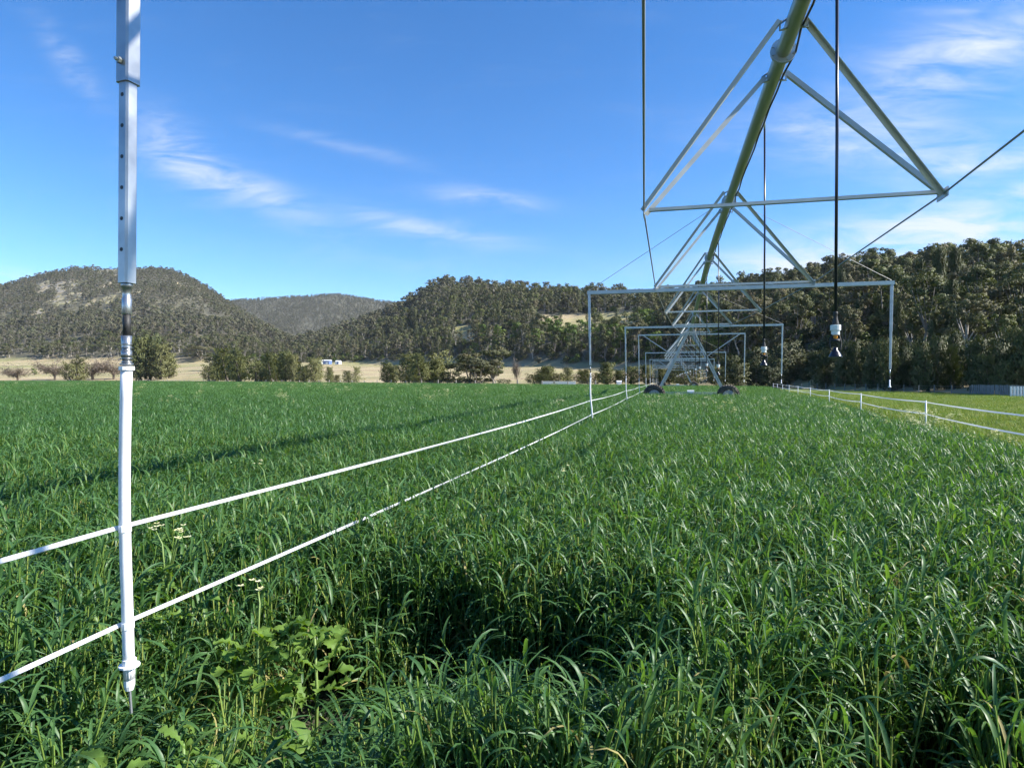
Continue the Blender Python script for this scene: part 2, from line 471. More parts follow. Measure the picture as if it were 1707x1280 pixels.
def tab(rows):
    a = np.array(rows, float); return lambda u: [np.interp(u, a[:, 0], a[:, k]) for k in range(1, a.shape[1])]
T_BASE = tab([(-1500, 620, 20), (-900, 650, 20), (0, 650, 20), (300, 600, 17), (460, 560, 16), (600, 540, 14.5), (750, 430, 10), (900, 330, 8),
              (1000, 280, 6.5), (1100, 230, 5.5), (1250, 160, 5), (1340, 122, 4.6), (1400, 100, 2.4), (1550, 80, 1.4), (1707, 68, 1.2), (2200, 52, 1), (3600, 40, 1)])
T_RIDGE = tab([(300, 900, 618), (380, 930, 600), (460, 900, 572), (550, 880, 545), (600, 860, 527), (655, 840, 507), (690, 825, 488), (715, 812, 470), (750, 800, 462), (778, 790, 465), (810, 760, 472),
               (900, 640, 474), (1000, 560, 482), (1090, 490, 484), (1170, 430, 477), (1230, 395, 470), (1330, 330, 452), (1400, 300, 446),
               (1480, 265, 434), (1530, 248, 424), (1580, 232, 430), (1640, 216, 420), (1707, 200, 415), (2200, 150, 400), (3600, 130, 400)])
T_LEFT = tab([(-1500, 1300, 540), (-900, 1350, 515), (-400, 1380, 505), (-200, 1400, 492), (0, 1400, 475), (60, 1400, 460), (120, 1400, 446), (215, 1400, 442), (245, 1400, 442),
              (290, 1390, 450), (330, 1370, 469), (370, 1340, 494), (400, 1310, 515), (430, 1280, 533), (465, 1240, 551), (500, 1200, 569), (540, 1150, 592), (580, 1100, 615), (700, 1000, 640)])
T_FAR = tab([(-200, 2600, 600), (200, 2600, 522), (330, 2600, 506), (390, 2600, 499), (450, 2600, 496), (500, 2600, 493), (560, 2600, 489), (600, 2600, 495), (640, 2600, 501), (700, 2600, 508),
             (800, 2600, 525), (1000, 2600, 570), (1300, 2600, 620)])
def edge_of(u):
    t = (u - CX) / FPX
    e1 = np.minimum(EDGE_A / np.maximum(1 + EDGE_B * t, .05), 330)
    e2 = np.minimum((RFX + 1.5) / np.maximum(t, .3), 112)
    w = np.clip((u - 1150) / 130, 0, 1); w = w * w * (3 - 2 * w)
    return e1 * (1 - w) + e2 * w
def sst(t): t = np.clip(t, 0, 1); return t * t * (3 - 2 * t)
def land(x, y):
    """height, and how much forest stands there, at a place"""
    D = np.maximum(y, 1.0); u = CX + FPX * x / D
    ed = edge_of(u); bd, hb = T_BASE(u)
    pad = hb * np.clip((D - ed) / np.maximum(bd - ed, 5), 0, 1) ** 1.25
    def hill(T, trees, b0, hb0, pw):
        dc, ys = T(u)
        hc = np.maximum(EYE + (HY - ys) / FPX * dc - trees, hb0)
        t = (D - b0) / np.maximum(dc - b0, 20)
        up = hb0 + (hc - hb0) * np.clip(t, 0, 1) ** pw
        back = hc * np.clip(1 - .28 * (D - dc) / dc, .2, 1)
        return np.where(t <= 1, up, back), np.clip(t, 0, 1)
    r, tr = hill(T_RIDGE, 10.5, bd, hb, .92)
    l, tl = hill(T_LEFT, 7.0, bd, hb, 1.0)
    f, tf = hill(T_FAR, 7.0, np.full_like(D, 1500.), np.full_like(D, 20.), 1.0)
    h = np.maximum(np.where(D > bd, np.maximum(r, l), pad), np.where(D > 1500, f, 0))
    t = np.where(D > bd, np.maximum(tr, tl), 0)
    rough = np.clip((D - bd) / 120, 0, 1) * np.clip(1.15 - np.where(r > l, tr, tl), .12, 1)
    amp = np.where(D > 700, 26., np.where(D > 350, 9., 4.5))
    sc_ = np.where(D > 700, 170., 60.)
    h = h + (fbm(x / sc_, y / sc_, 3) - .5) * 2 * amp * rough
    h = h + (fbm(x / 14, y / 14, 9) - .5) * 1.2 * np.clip((D - bd) / 40, 0, 1)
    h = h + (fbm(x / 30, y / 30, 21) - .5) * 1.3 * np.clip((D - ed) / 60, 0, 1)
    forest = sst((D - bd) / np.maximum(.05 * bd, 6))
    # a grassy shelf in the ridge and a smaller clearing
    e = HY - FPX * (h - EYE) / D
    clear = ((u > 895) & (u < 1062) & (np.abs(e - 541 - (u - 980) * -.04) < 18) & (D < 700)) | ((u > 752) & (u < 790) & (np.abs(e - 556) < 14) & (D < 800))
    forest = np.where(clear, 0., forest)
    rocky = (D > 800) & (u > 40) & (u < 350) & (e > 446) & (e < 535) & (fbm(x / 45, y / 45, 41) > .61)
    forest = np.where(rocky, np.where(fbm(x / 12, y / 12, 43) > .5, -1.0, forest), forest)
    return h, forest

def structure(o): o['kind'] = 'structure'; return o

def build_land():
    s = 7400.0
    structure(MB().add([(-s, -s, -.06), (s, -s, -.06), (s, s, -.06), (-s, s, -.06)], [(0, 1, 2, 3)]).build('ground', 'open_ground'))
    # crop soil: everything left of the fence and this side of the far edge
    fl = lambda y: FX0 + FDX * (y - FY0)
    ye = (EDGE_A - EDGE_B * (FX0 - FDX * FY0)) / (1 + EDGE_B * FDX)
    poly = [(-520, -60), (fl(-60), -60), (fl(ye), ye)]
    for x in np.linspace(fl(ye) - 3, -200, 40): poly.append((x, EDGE_A - EDGE_B * x))
    poly.append((-520, 331))
    structure(MB().add([(x, y, .004) for x, y in poly], [tuple(range(len(poly)))]).build('field_soil', 'soil'))
    # pasture right of the fence
    g = 46
    V, F = [], []
    ys = np.linspace(-60, 128, 60)
    for j, y in enumerate(ys):
        x0, x1 = fl(y), max(fl(y) + 2, RFX + 40)
        for i in range(g):
            x = x0 + (x1 - x0) * i / (g - 1)
            V.append((x, y, .008 + .10 * float(fbm(np.array(x / 4.0), np.array(y / 4.0), 5, 3)) * min(1, i / 3)))
    for j in range(len(ys) - 1):
        for i in range(g - 1):
            F.append((j * g + i, j * g + i + 1, (j + 1) * g + i + 1, (j + 1) * g + i))
    structure(MB().add(V, F).build('pasture', 'pasture_turf', smooth=True))
    # hills
    us = np.concatenate([np.linspace(-1500, -200, 60), np.linspace(-190, 1800, 420), np.linspace(1815, 3400, 70)])
    Ds = np.concatenate([np.geomspace(36, 120, 70), np.geomspace(122, 1000, 200), np.geomspace(1010, 3600, 90), np.geomspace(3800, 7000, 6)])
    U, D = np.meshgrid(us, Ds)
    X = (U - CX) / FPX * D
    H, Fo = land(X, D)
    ed = edge_of(U)
    H = np.where(D < ed, np.minimum(H, 0) - .12, H + .0)
    nu, nd = len(us), len(Ds)
    i, j = np.meshgrid(np.arange(nu - 1), np.arange(nd - 1))
    a = (j * nu + i).ravel()
    q = np.stack([a, a + 1, a + nu + 1, a + nu], 1)
    me = np_mesh('hills', np.stack([X.ravel(), D.ravel(), H.ravel()], 1), q, ['hill_ground'], smooth=True)
    at = me.attributes.new('forest', 'FLOAT', 'POINT'); at.data.foreach_set('value', Fo.ravel().astype(np.float32))
    o = bpy.data.objects.new('hills', me); COL.objects.link(o); structure(o)
build_land()

# ================================================================ TREES
def leaf_quads(C, size, ratio, up_bias, r, droop=False, out=None):
    """one small face per leaf spray; C centres (n,3)"""
    n = len(C)
    a = r.normal(size=(n, 3)); 
    if droop: a = a * np.array([.35, .35, .3]) + np.array([0, 0, -1.0])
    a /= np.linalg.norm(a, axis=1)[:, None]
    b = r.normal(size=(n, 3)) ; b[:, 2] *= up_bias
    b = np.cross(a, b); b /= np.linalg.norm(b, axis=1)[:, None] + 1e-9
    s = size * r.uniform(.6, 1.35, (n, 1))
    a = a * s; b = b * s * ratio
    if out is not None:                       # face outwards from the clump
        fl = (np.cross(b, a) * out).sum(1) < 0
        b = np.where(fl[:, None], -b, b)
    V = np.stack([C - a * .5, C - b * .5 + a * .05, C + a * .5, C + b * .5 + a * .05], 1)
    fn = np.cross(V[:, 2] - V[:, 0], V[:, 3] - V[:, 1])
    if out is not None:
        fl = (fn * out).sum(1) < 0
        V[fl] = V[fl][:, ::-1]
    return V.reshape(-1, 3), np.arange(4 * n).reshape(-1, 4)

def crown_mesh(name, V, q, mat, out, r, soft=.75):
    me = np_mesh(name, V, q, [mat], smooth=True)
    V4 = np.asarray(V).reshape(-1, 4, 3)
    fn = np.cross(V4[:, 2] - V4[:, 0], V4[:, 3] - V4[:, 1]); fn /= np.linalg.norm(fn, axis=1)[:, None] + 1e-9
    o = out / (np.linalg.norm(out, axis=1)[:, None] + 1e-9)
    nn = o * soft + fn * (1 - soft) + np.array([0, 0, .12])
    nn /= np.linalg.norm(nn, axis=1)[:, None] + 1e-9
    me.normals_split_custom_set_from_vertices(np.repeat(nn, 4, axis=0).astype(np.float32))
    return me

def in_ball(n, r, shell=.45):
    d = r.normal(size=(n, 3)); d /= np.linalg.norm(d, axis=1)[:, None]
    return d * (r.uniform(shell ** 3, 1, (n, 1)) ** (1 / 3))

def tree_eucalypt(seed, leaves, size, leafm, barkm, tall=1.0, spread=1.0, nclump=14):
    """ten metres high: forked pale trunk, limbs out to separate clumps of leaf with gaps between"""
    r = np.random.default_rng(seed)
    tr = MB()
    H = 10.0
    lean = r.normal(0, .35, 2)
    fork = r.uniform(1.6, 3.4) * tall
    top = np.array([lean[0], lean[1], fork])
    tr.path([(0, 0, -.6), (lean[0] * .4, lean[1] * .4, fork * .5), top], [.24, .19, .15], 6, cap=False)
    cl = []
    for k in range(nclump):
        an = 2 * math.pi * (k / nclump * 2.6) + r.uniform(-.5, .5)
        hh = fork + .6 + (H - fork - 1.1) * (r.uniform(.05, 1) if k > 2 else r.uniform(.75, 1))
        rr = spread * r.uniform(.5, 2.7) * (1.0 - .55 * max(0, (hh - 6.5) / 3.5))
        c = np.array([top[0] + math.cos(an) * rr, top[1] + math.sin(an) * rr, hh])
        cl.append((c, r.uniform(.55, 1.15) * spread ** .5 * (14 / nclump) ** .25))
        mid = top + (c - top) * .5 + np.array([0, 0, -.35])
        if k < 9: tr.path([top, mid, c], [.10, .065, .02], 4, cap=False)
    C, O = [], []
    mid = np.mean([c for c, _ in cl], axis=0)
    for c, rad in cl:
        p = in_ball(leaves, r, .5) * rad * np.array([1.15, 1.15, .72])
        C.append(c + p); O.append(p / rad + (c - mid) * .18)
    C = np.concatenate(C); O = np.concatenate(O)
    V, q = leaf_quads(C, size, .62, .5, r, out=O)
    return tr.mesh('trunk', barkm, True), crown_mesh('crown', V, q, leafm, O, r)

def tree_casuarina(seed, n, leafm, wid=1.0, multi=1):
    """ten metres high, wispy: fine drooping needles on upswept branches, full to near the ground"""
    r = np.random.default_rng(seed)
    tr = MB(); C = []
    for mth in range(multi):
        ox, oy = (r.normal(0, 1.1 * wid, 2) if multi > 1 else (0, 0))
        H = 10.0 * (1 if mth == 0 else r.uniform(.6, .95))
        tr.path([(ox * .5, oy * .5, -.5), (ox * .8, oy * .8, H * .4), (ox, oy, H * .92)], [.2, .13, .02], 5, cap=False)
        nb = 46 // multi + 8
        for k in range(nb):
            z = H * (.04 + .94 * ((k + r.uniform(0, 1)) / nb))
            w = wid * 2.0 * (math.sin(min(1, (z / H) * 1.25 + .20) * math.pi * .80) ** .8) * r.uniform(.6, 1.15) * (1 if multi == 1 else .7)
            an = k * 2.4 + r.uniform(-.4, .4)
            e_ = np.array([ox + math.cos(an) * w, oy + math.sin(an) * w, z + .8])
            s_ = np.array([ox * .8, oy * .8, max(.2, z - .5)])
            m_ = n // (nb * multi)
            t = r.uniform(.3, 1.08, (m_, 1))
            C.append(s_ + (e_ - s_) * t + r.normal(0, .26, (m_, 3)) * np.array([1, 1, 1.2]))
            if k % 3 == 0: tr.path([s_, e_], [.05, .012], 3, cap=False)
    C = np.concatenate(C); C = C[C[:, 2] > .05]
    O = C * np.array([1, 1, 0]) + np.array([0, 0, .25])
    V, q = leaf_quads(C, .62, .22, 1, r, droop=True, out=O)
    return tr.mesh('trunk', 'bark_dark', True), crown_mesh('crown', V, q, leafm, O, r, .55)

def tree_bare(seed):
    """leafless: limbs and a haze of fine brown twigs"""
    r = np.random.default_rng(seed); tr = MB(); C, O = [], []
    tr.path([(0, 0, -.3), (.1, 0, 1.4), (.2, .1, 2.6)], [.2, .15, .1], 6, cap=False)
    for k in range(15):
        an = r.uniform(0, 6.28); l = r.uniform(1.8, 3.4)
        e1 = np.array([.2 + math.cos(an) * l * .85, .1 + math.sin(an) * l * .85, 1.4 + l * r.uniform(.4, 1.6)])
        b0 = np.array([.1, .05, r.uniform(.6, 2.4)])
        tr.path([b0, (b0 + e1) / 2 + np.array([0, 0, .3]), e1], [.07, .045, .02], 4, cap=False)
        m_ = 95
        t = r.uniform(.25, 1.12, (m_, 1)); p = b0 + (e1 - b0) * t + r.normal(0, .42, (m_, 3))
        C.append(p); O.append(p - np.array([.2, .1, 2.0]))
    C = np.concatenate(C); O = np.concatenate(O)
    V, q = leaf_quads(C, .75, .10, 1, r, out=O)
    return tr.mesh('trunk', 'twig_brown', True), np_mesh('twigs', V, q, ['twig_brown'])

def merged(name, pair):
    """trunk and crown of a far tree in one mesh, for the forest mass"""
    a, b = pair
    V, Q, MI, mats = [], [], [], []
    off = 0; NO = []
    for k, me in enumerate((a, b)):
        if k == 1:
            cn = np.zeros(len(me.loops) * 3, np.float32); me.corner_normals.foreach_get('vector', cn)
            NO.append(cn.reshape(-1, 3))
        else:
            vn = np.zeros(len(me.vertices) * 3, np.float32); me.vertices.foreach_get('normal', vn)
            NO.append(vn.reshape(-1, 3))
        co = np.zeros(len(me.vertices) * 3, np.float32); me.vertices.foreach_get('co', co)
        V.append(co.reshape(-1, 3))
        for p in me.polygons:
            vs = [v + off for v in p.vertices]
            if len(vs) == 4: Q.append(vs); MI.append(k)
        off += len(me.vertices); mats.append(me.materials[0].name)
    me = np_mesh(name, np.concatenate(V), Q, mats, MI, smooth=True)
    me.normals_split_custom_set_from_vertices(np.concatenate(NO))
    return me

EUC = [tree_eucalypt(10 + k, 105, .33, 'eucalypt_leaf', 'bark_pale' if k == 3 else 'bark_grey', *v)
       for k, v in enumerate([(1.0, 1.0, 24), (1.3, .8, 20), (.85, 1.2, 28), (1.1, 1.0, 24), (1.5, .85, 17), (.7, 1.1, 26)])]
GREEN = [tree_eucalypt(40 + k, 120, .32, 'bright_leaf', 'bark_grey', .75, 1.0, 22) for k in range(2)]
EUC_MID = [tree_eucalypt(60 + k, 36, .56, 'eucalypt_leaf', 'bark_pale' if k % 2 else 'bark_grey', *v)
           for k, v in enumerate([(1.0, 1.1, 18), (1.4, .8, 14), (.8, 1.3, 20), (.9, 1.1, 16), (1.6, 1.0, 12), (.6, 1.0, 18)])]
GREEN_MID = [tree_eucalypt(75, 46, .58, 'bright_leaf', 'bark_grey', .7, 1.05, 17)]
EUC_FAR = [tree_eucalypt(80 + k, 14, 1.0, 'eucalypt_far_leaf', 'bark_grey', .8, 1.25, 13) for k in range(3)]
def tree_bush(seed, leaves, size, leafm):
    r = np.random.default_rng(seed); tr = MB(); C, O = [], []
    for k in range(11):
        an = r.uniform(0, 6.283); rr = r.uniform(.2, 1.7); c = np.array([math.cos(an) * rr, math.sin(an) * rr, r.uniform(.4, 3.0) * (1 - rr * .25)])
        tr.path([(0, 0, -.3), c * .6, c], [.06, .04, .015], 4, cap=False)
        p = in_ball(leaves, r, .4)
        C.append(c + p * r.uniform(.7, 1.1) * np.array([1.1, 1.1, .85])); O.append(p + c * .3)
    C = np.concatenate(C); O = np.concatenate(O)
    V, q = leaf_quads(C, size, .6, .5, r, out=O)
    return tr.mesh('trunk', 'bark_grey', True), crown_mesh('crown', V, q, leafm, O, r)
BUSH = [tree_bush(140, 40, .42, 'eucalypt_leaf'), tree_bush(141, 40, .42, 'bright_leaf'), tree_bush(142, 34, .46, 'casuarina_dark_leaf')]
CAS = [tree_casuarina(100, 2600, 'casuarina_leaf', 1.0), tree_casuarina(101, 2600, 'casuarina_leaf', .75),
       tree_casuarina(102, 3000, 'casuarina_leaf', 1.3, 3), tree_casuarina(103, 2800, 'casuarina_leaf', 1.15, 2)]
CASD = [tree_casuarina(110, 3400, 'casuarina_dark_leaf', 1.2, 2), tree_casuarina(111, 3400, 'casuarina_dark_leaf', 1.0),
        tree_casuarina(112, 3800, 'casuarina_dark_leaf', 1.4, 3)]
CAS_MID = [tree_casuarina(120, 700, 'casuarina_dark_leaf', .6)]
BARE = [tree_bare(130), tree_bare(131)]

def put_tree(name, pair, x, y, z, sx, sz, rz, label, group, lower='crown'):
    t = thing(name, label, 'tree', (x, y, z), group)
    t.rotation_euler = (0, 0, rz); t.scale = (sx, sx, sz)
    for nm, me in (('trunk', pair[0]), (lower, pair[1])):
        o = bpy.data.objects.new(nm, me); COL.objects.link(o); o.parent = t
    return t

def build_forest():
    r = np.random.default_rng(21)
    XS, YS, HS, DS = [], [], [], []
    # rings of distance, with the spacing that the trees have there
    for d0, d1, step, umin, umax in ((60, 150, 4.9, 1250, 2300), (150, 300, 6.0, 800, 2200), (300, 620, 7.2, 380, 1900), (620, 950, 7.6, -900, 1250),
                                     (950, 1500, 7.8, -900, 760), (1500, 2750, 8.2, 250, 760)):
        ta, tb = (umin - CX) / FPX, (umax - CX) / FPX
        area = (tb - ta) * (d1 * d1 - d0 * d0) / 2
        n = int(area / (step * step))
        y = np.sqrt(r.uniform(d0 * d0, d1 * d1, n)); x = r.uniform(ta, tb, n) * y
        h, fo = land(x, y)
        keep = np.abs(fo) > r.uniform(.15, .9, n)
        den = fbm(x / 60, y / 60, 33)
        keep &= (den > .36) | (r.uniform(0, 1, n) < .45)
        # bare rocky ground high on the left hill
        u = CX + FPX * x / y; e = HY - FPX * (h - EYE) / y
        rocky = (y > 800) & (u > 60) & (u < 340) & (e > 448) & (e < 530) & (fbm(x / 45, y / 45, 41) > .60)
        keep &= ~(rocky & (r.uniform(0, 1, n) < .88))
        dcr, _ys = T_RIDGE(u)
        keep &= ~((y < 420) & (np.abs(y - dcr) < .10 * dcr) & (r.uniform(0, 1, n) < .45))
        XS.append(x[keep]); YS.append(y[keep]); HS.append(h[keep])
    x, y, h = (np.concatenate(a) for a in (XS, YS, HS))
    # hidden behind the land in front: leave out
    u = CX + FPX * x / y
    vis = np.ones(len(x), bool)
    for fr in np.linspace(.25, .985, 26):
        hh, _ = land(x * fr, y * fr)
        vis &= (h + 11 - EYE) / y > (hh - EYE - 1.0) / (y * fr)
    x, y, h, u = x[vis], y[vis], h[vis], u[vis]
    n = len(x)
    g = fbm(x / 70, y / 70, 55)                     # where the greener gullies are
    e = HY - FPX * (h - EYE) / y
    ht = np.where(r.uniform(0, 1, n) < .22, r.uniform(13, 17.0, n), r.uniform(8, 13.0, n)) * np.where(y > 900, .78, 1.0) * np.where(y < 170, .78, 1.0)
    ht = np.where(y < 160, ht * r.uniform(.8, 1.12, n), ht)
    green = ((g > .60) & (y < 500) & (e > 560) & (y > 190) & (r.uniform(0, 1, n) < .4)) | ((u > 930) & (u < 1110) & (e > 565) & (y < 420) & (r.uniform(0, 1, n) < .6))
    pine = (~green) & (y < 620) & (e > 520) & (r.uniform(0, 1, n) < .20)
    inframe = (u > 10) & (u < 1700)
    app = np.where(inframe, ht / y, 0)
    order = np.argsort(-app)
    single = np.zeros(n, bool); single[order[:255]] = True
    labels = {'e': ('eucalyptus_tree', 'grey green eucalyptus with open crown in the forest on the near ridge', 'eucalyptus trees on the near ridge'),
              'g': ('gully_tree', 'dense bright green broadleaf tree among the eucalyptus on the near ridge', 'bright green trees on the near ridge'),
              'p': ('cypress_pine', 'narrow dark cypress pine among the eucalyptus on the near ridge', 'cypress pines on the near ridge')}
    for k in np.where(single)[0]:
        s = ht[k] / 10
        if green[k]: kind, pair = 'g', GREEN[r.integers(2)]
        elif pine[k]: kind, pair = 'p', CASD[1]
        else: kind, pair = 'e', EUC[r.integers(len(EUC))]
        nm, lb, gr = labels[kind]
        if kind == 'e' and y[k] > .86 * float(T_RIDGE(u[k])[0]):
            lb, gr = 'eucalyptus on the crest of the near ridge showing against the sky', 'crest eucalyptus trees'
        put_tree(nm, pair, float(x[k]), float(y[k]), float(h[k]) - .15, s * r.uniform(.85, 1.15) * (.6 if kind == 'p' else 1), s, r.uniform(0, 6.28), lb, gr)
    m = ~single
    src = [merged('forest_tree', p) for p in EUC_MID + GREEN_MID + CAS_MID + EUC_FAR]
    ne = len(EUC_MID)
    idx = np.where(y > 700, ne + 2 + r.integers(0, 3, n), np.where(green, ne, np.where(pine, ne + 1, r.integers(0, ne, n))))
    s = (ht / 10)[:, None] * np.stack([r.uniform(.85, 1.25, n)] * 2 + [np.ones(n)], 1)
    rot = np.stack([np.zeros(n), np.zeros(n), r.uniform(0, 6.28, n)], 1)
    P = np.stack([x, y, h - .2], 1)
    P, rot, s, idx = P[m], rot[m], s[m], idx[m]
    # undergrowth between the trunks
    b = len(src); src += [merged('forest_bush', q) for q in BUSH]
    for d0, d1, step, umin, umax in ((58, 130, 3.0, 1260, 2300), (130, 300, 3.8, 800, 2000), (300, 700, 5.6, 380, 1700)):
        ta, tb = (umin - CX) / FPX, (umax - CX) / FPX
        n2 = int((tb - ta) * (d1 * d1 - d0 * d0) / 2 / step ** 2)
        y2 = np.sqrt(r.uniform(d0 * d0, d1 * d1, n2)); x2 = r.uniform(ta, tb, n2) * y2
        h2, f2 = land(x2, y2); k2 = f2 > r.uniform(.05, .8, n2)
        u2 = CX + FPX * x2 / y2
        for fr in np.linspace(.3, .97, 12):
            hh, _ = land(x2 * fr, y2 * fr); k2 &= (h2 + 4 - EYE) / y2 > (hh - EYE - 1.0) / (y2 * fr)
        x2, y2, h2 = x2[k2], y2[k2], h2[k2]; n2 = len(x2)
        sz = r.uniform(.45, 1.25, n2) * (1.25 if d0 >= 300 else 1)
        P = np.concatenate([P, np.stack([x2, y2, h2 - .1], 1)]); rot = np.concatenate([rot, np.stack([np.zeros(n2), np.zeros(n2), r.uniform(0, 6.28, n2)], 1)])
        s = np.concatenate([s, np.stack([sz * 1.15, sz * 1.15, sz], 1)]); idx = np.concatenate([idx, b + r.choice(3, n2, p=[.55, .17, .28])])
    print('forest pieces', len(P))
    scatter('forest', P, rot, s, idx, src, 'eucalyptus forest covering the hills in one mass', 'forest')
    print('forest trees', n, 'far', int((y > 700).sum()))
build_forest()

def at_px(u, D):
    x = (u - CX) / FPX * D
    h, _ = land(np.array([x]), np.array([D]))
    return x, D, float(h[0]) if D > float(edge_of(np.array([u]))[0]) else 0.0

def build_tree_line():
    r = np.random.default_rng(5)
    def where_row(u):
        for lim, lb, gr in ((540, 'olive green casuarina in the long dense row below the rounded hill', 'casuarinas below the rounded hill'),
                            (600, 'small conical casuarina standing alone in front of the white sheds', 'small casuarinas before the sheds'),
                            (740, 'olive casuarina in the clump beside the grey shrubby eucalyptus', 'casuarinas beside the grey eucalyptus'),
                            (960, 'bushy casuarina behind the long low white trough', 'casuarinas behind the trough'),
                            (1110, 'small casuarina near the white pump box behind the fence boom posts', 'casuarinas near the pump box'),
                            (9999, 'casuarina at the crop edge behind the irrigator towers', 'casuarinas behind the towers')):
            if u < lim: return lb, gr
    # (u, D, top y, width px, pool, index)
    rows = [
        # big rounded one behind the near white post, and its smaller companions
        (234, 330, 566, 44, CAS, 0, 'tall olive casuarina standing closest to the white foreground post', None),
        (250, 334, 563, 50, CASD, 1, 'tallest dark olive casuarina beyond the white foreground post', None),
        (268, 330, 576, 46, CAS, 0, 'rounded casuarina next to the tallest one past the white foreground post', None),
        (282, 333, 590, 34, CAS, 1, 'smaller casuarina at the end of the group past the white foreground post', None),
        (118, 338, 594, 44, CAS, 2, 'dark green bushy tree among bare brown trees by the field fence', None)]
    for (u, D, ty, w, pool, k, lb, gr) in rows:
        x, y, z = at_px(u, D)
        hgt = EYE + (HY - ty) / FPX * D - z
        put_tree('casuarina_tree', pool[k], x, y, z, max(w / FPX * D / (5.2 if k > 1 else 4.0), .2), hgt / 10, r.uniform(0, 6), lb, gr)
    row = [(352, 600, 24), (365, 596, 26), (380, 592, 28), (394, 581, 32), (408, 583, 30), (424, 590, 30), (438, 590, 28), (452, 593, 22),
           (463, 590, 24), (476, 588, 24), (488, 594, 18), (500, 603, 14), (514, 601, 20), (525, 598, 22), (549, 613, 11), (560, 621, 10),
           (584, 612, 15), (645, 606, 18), (657, 610, 20), (682, 592, 28), (696, 588, 34), (712, 592, 34), (728, 600, 28),
           (897, 618, 24), (912, 612, 26), (930, 616, 24), (946, 614, 17), (972, 620, 20), (990, 616, 26), (1012, 606, 26), (1032, 618, 24), (1052, 612, 24), (1078, 610, 26), (1100, 616, 24),
           (1128, 610, 28), (1160, 606, 30), (1190, 612, 30), (1222, 606, 32), (1250, 602, 34), (1282, 606, 32), (1308, 612, 28)]
    for (u, ty, w) in row:
        D = float(edge_of(np.array([u]))[0]) * r.uniform(1.05, 1.14) + (14 if u > 860 else 5)
        x, y, z = at_px(u, D)
        hgt = EYE + (HY - ty) / FPX * D - z
        k = int(r.integers(0, 4)); pool = CAS if u < 1110 or r.uniform() < .5 else CASD
        k = k % len(pool)
        put_tree('casuarina_tree', pool[k], x, y, z, w / FPX * D / 3.0 * r.uniform(.95, 1.25), hgt / 10, r.uniform(0, 6), *where_row(u))
    # grey shrubby trees and a pale-stemmed one in the middle of the row
    for (u, ty, w, D, k, lb) in ((750, 600, 54, 158, 2, 'low grey green shrubby eucalyptus beside the casuarina row'), (776, 588, 66, 156, 5, 'broad grey green eucalyptus with crown down to the field edge'),
                                 (800, 592, 62, 150, 2, 'grey eucalyptus with spreading crown next to the pale leafless trunk'), (826, 578, 56, 150, 0, 'olive eucalyptus leaning over the pale leafless trunk'),
                                 (352, 588, 26, 420, 3, 'eucalyptus standing alone on the dry slope above the casuarinas'), (335, 575, 34, 600, 2, 'broad eucalyptus with a shadow on the dry grass below the rounded hill'),
                                 (318, 580, 26, 610, 5, 'eucalyptus at the upper edge of the dry grass below the rounded hill')):
        x, y, z = at_px(u, D)
        hgt = EYE + (HY - ty) / FPX * D - z
        put_tree('eucalyptus_tree', EUC[k], x, y, z - hgt * (.30 if D < 200 else .05), w / FPX * D / 4.6, hgt / 10 * (1.30 if D < 200 else 1.05), r.uniform(0, 6), lb, None)
    # bare trees
    for (u, ty, w, D, lb) in ((862, 588, 22, 140, 'leafless grey brown tree at the far edge of the crop'), (30, 604, 60, 350, 'low leafless brown tree beside the pale track'),
                              (92, 593, 66, 360, 'reddish brown leafless tree left of the dark bushy tree'), (155, 589, 76, 362, 'broad reddish brown leafless tree right of the dark bushy tree'),
                              (190, 592, 64, 366, 'reddish brown leafless tree next to the white foreground post')):
        x, y, z = at_px(u, D)
        hgt = EYE + (HY - ty) / FPX * D - z
        put_tree('bare_tree', BARE[u % 2], x, y, z, w / FPX * D / 6.4, hgt / 6.6, r.uniform(0, 6), lb, None, 'twigs')
    for (u, ty, w, D) in ((56, 613, 12, 420), (12, 614, 12, 430), (76, 615, 9, 430)):
        x, y, z = at_px(u, D); hgt = EYE + (HY - ty) / FPX * D - z
        put_tree('shrub', GREEN[0], x, y, z - .3 * hgt, w / FPX * D / 5.2, hgt / 10 * 1.3, r.uniform(0, 6), 'small round green shrub on the dry grass below the rounded hill', 'round shrubs on the dry grass')
    # dense dark trees where the ridge comes down to the end of the pasture
    for (u, ty, w, D) in ((1216, 596, 40, 118), (1236, 588, 44, 124), (1254, 580, 46, 118), (1272, 584, 44, 122), (1288, 574, 46, 118), (1304, 578, 44, 120), (1320, 584, 38, 124),
                          (1228, 604, 36, 108), (1262, 600, 38, 110), (1296, 598, 40, 112), (1316, 604, 30, 114), (1362, 586, 40, 112), (1376, 590, 40, 108), (1336, 590, 40, 116), (1350, 584, 40, 118), (1344, 612, 26, 108)):
        x, y, z = at_px(u, D); hgt = EYE + (HY - ty) / FPX * D - z
        put_tree('casuarina_tree', CASD[int(r.integers(3))], x, y, z - .2, w / FPX * D / 3.2, hgt / 10, r.uniform(0, 6), 'dark casuarina in the clump at the far end of the pasture', 'dark casuarinas at the end of the pasture')
    # the dark row along the wire fence
    y = 57.0; k = 0
    while y < 97:
        x = RFX + 3.2 + r.uniform(0, 1.8)
        hgt = 5.4 + (y - 57) * .028 + r.uniform(-.7, .7)
        put_tree('casuarina_tree', CASD[k % 3], x, y, .0, r.uniform(.62, .8), hgt / 10, r.uniform(0, 6), 'dark dense casuarina in the row behind the wire fence', 'dark casuarinas behind the wire fence')
        y += r.uniform(2.3, 3.1); k += 1
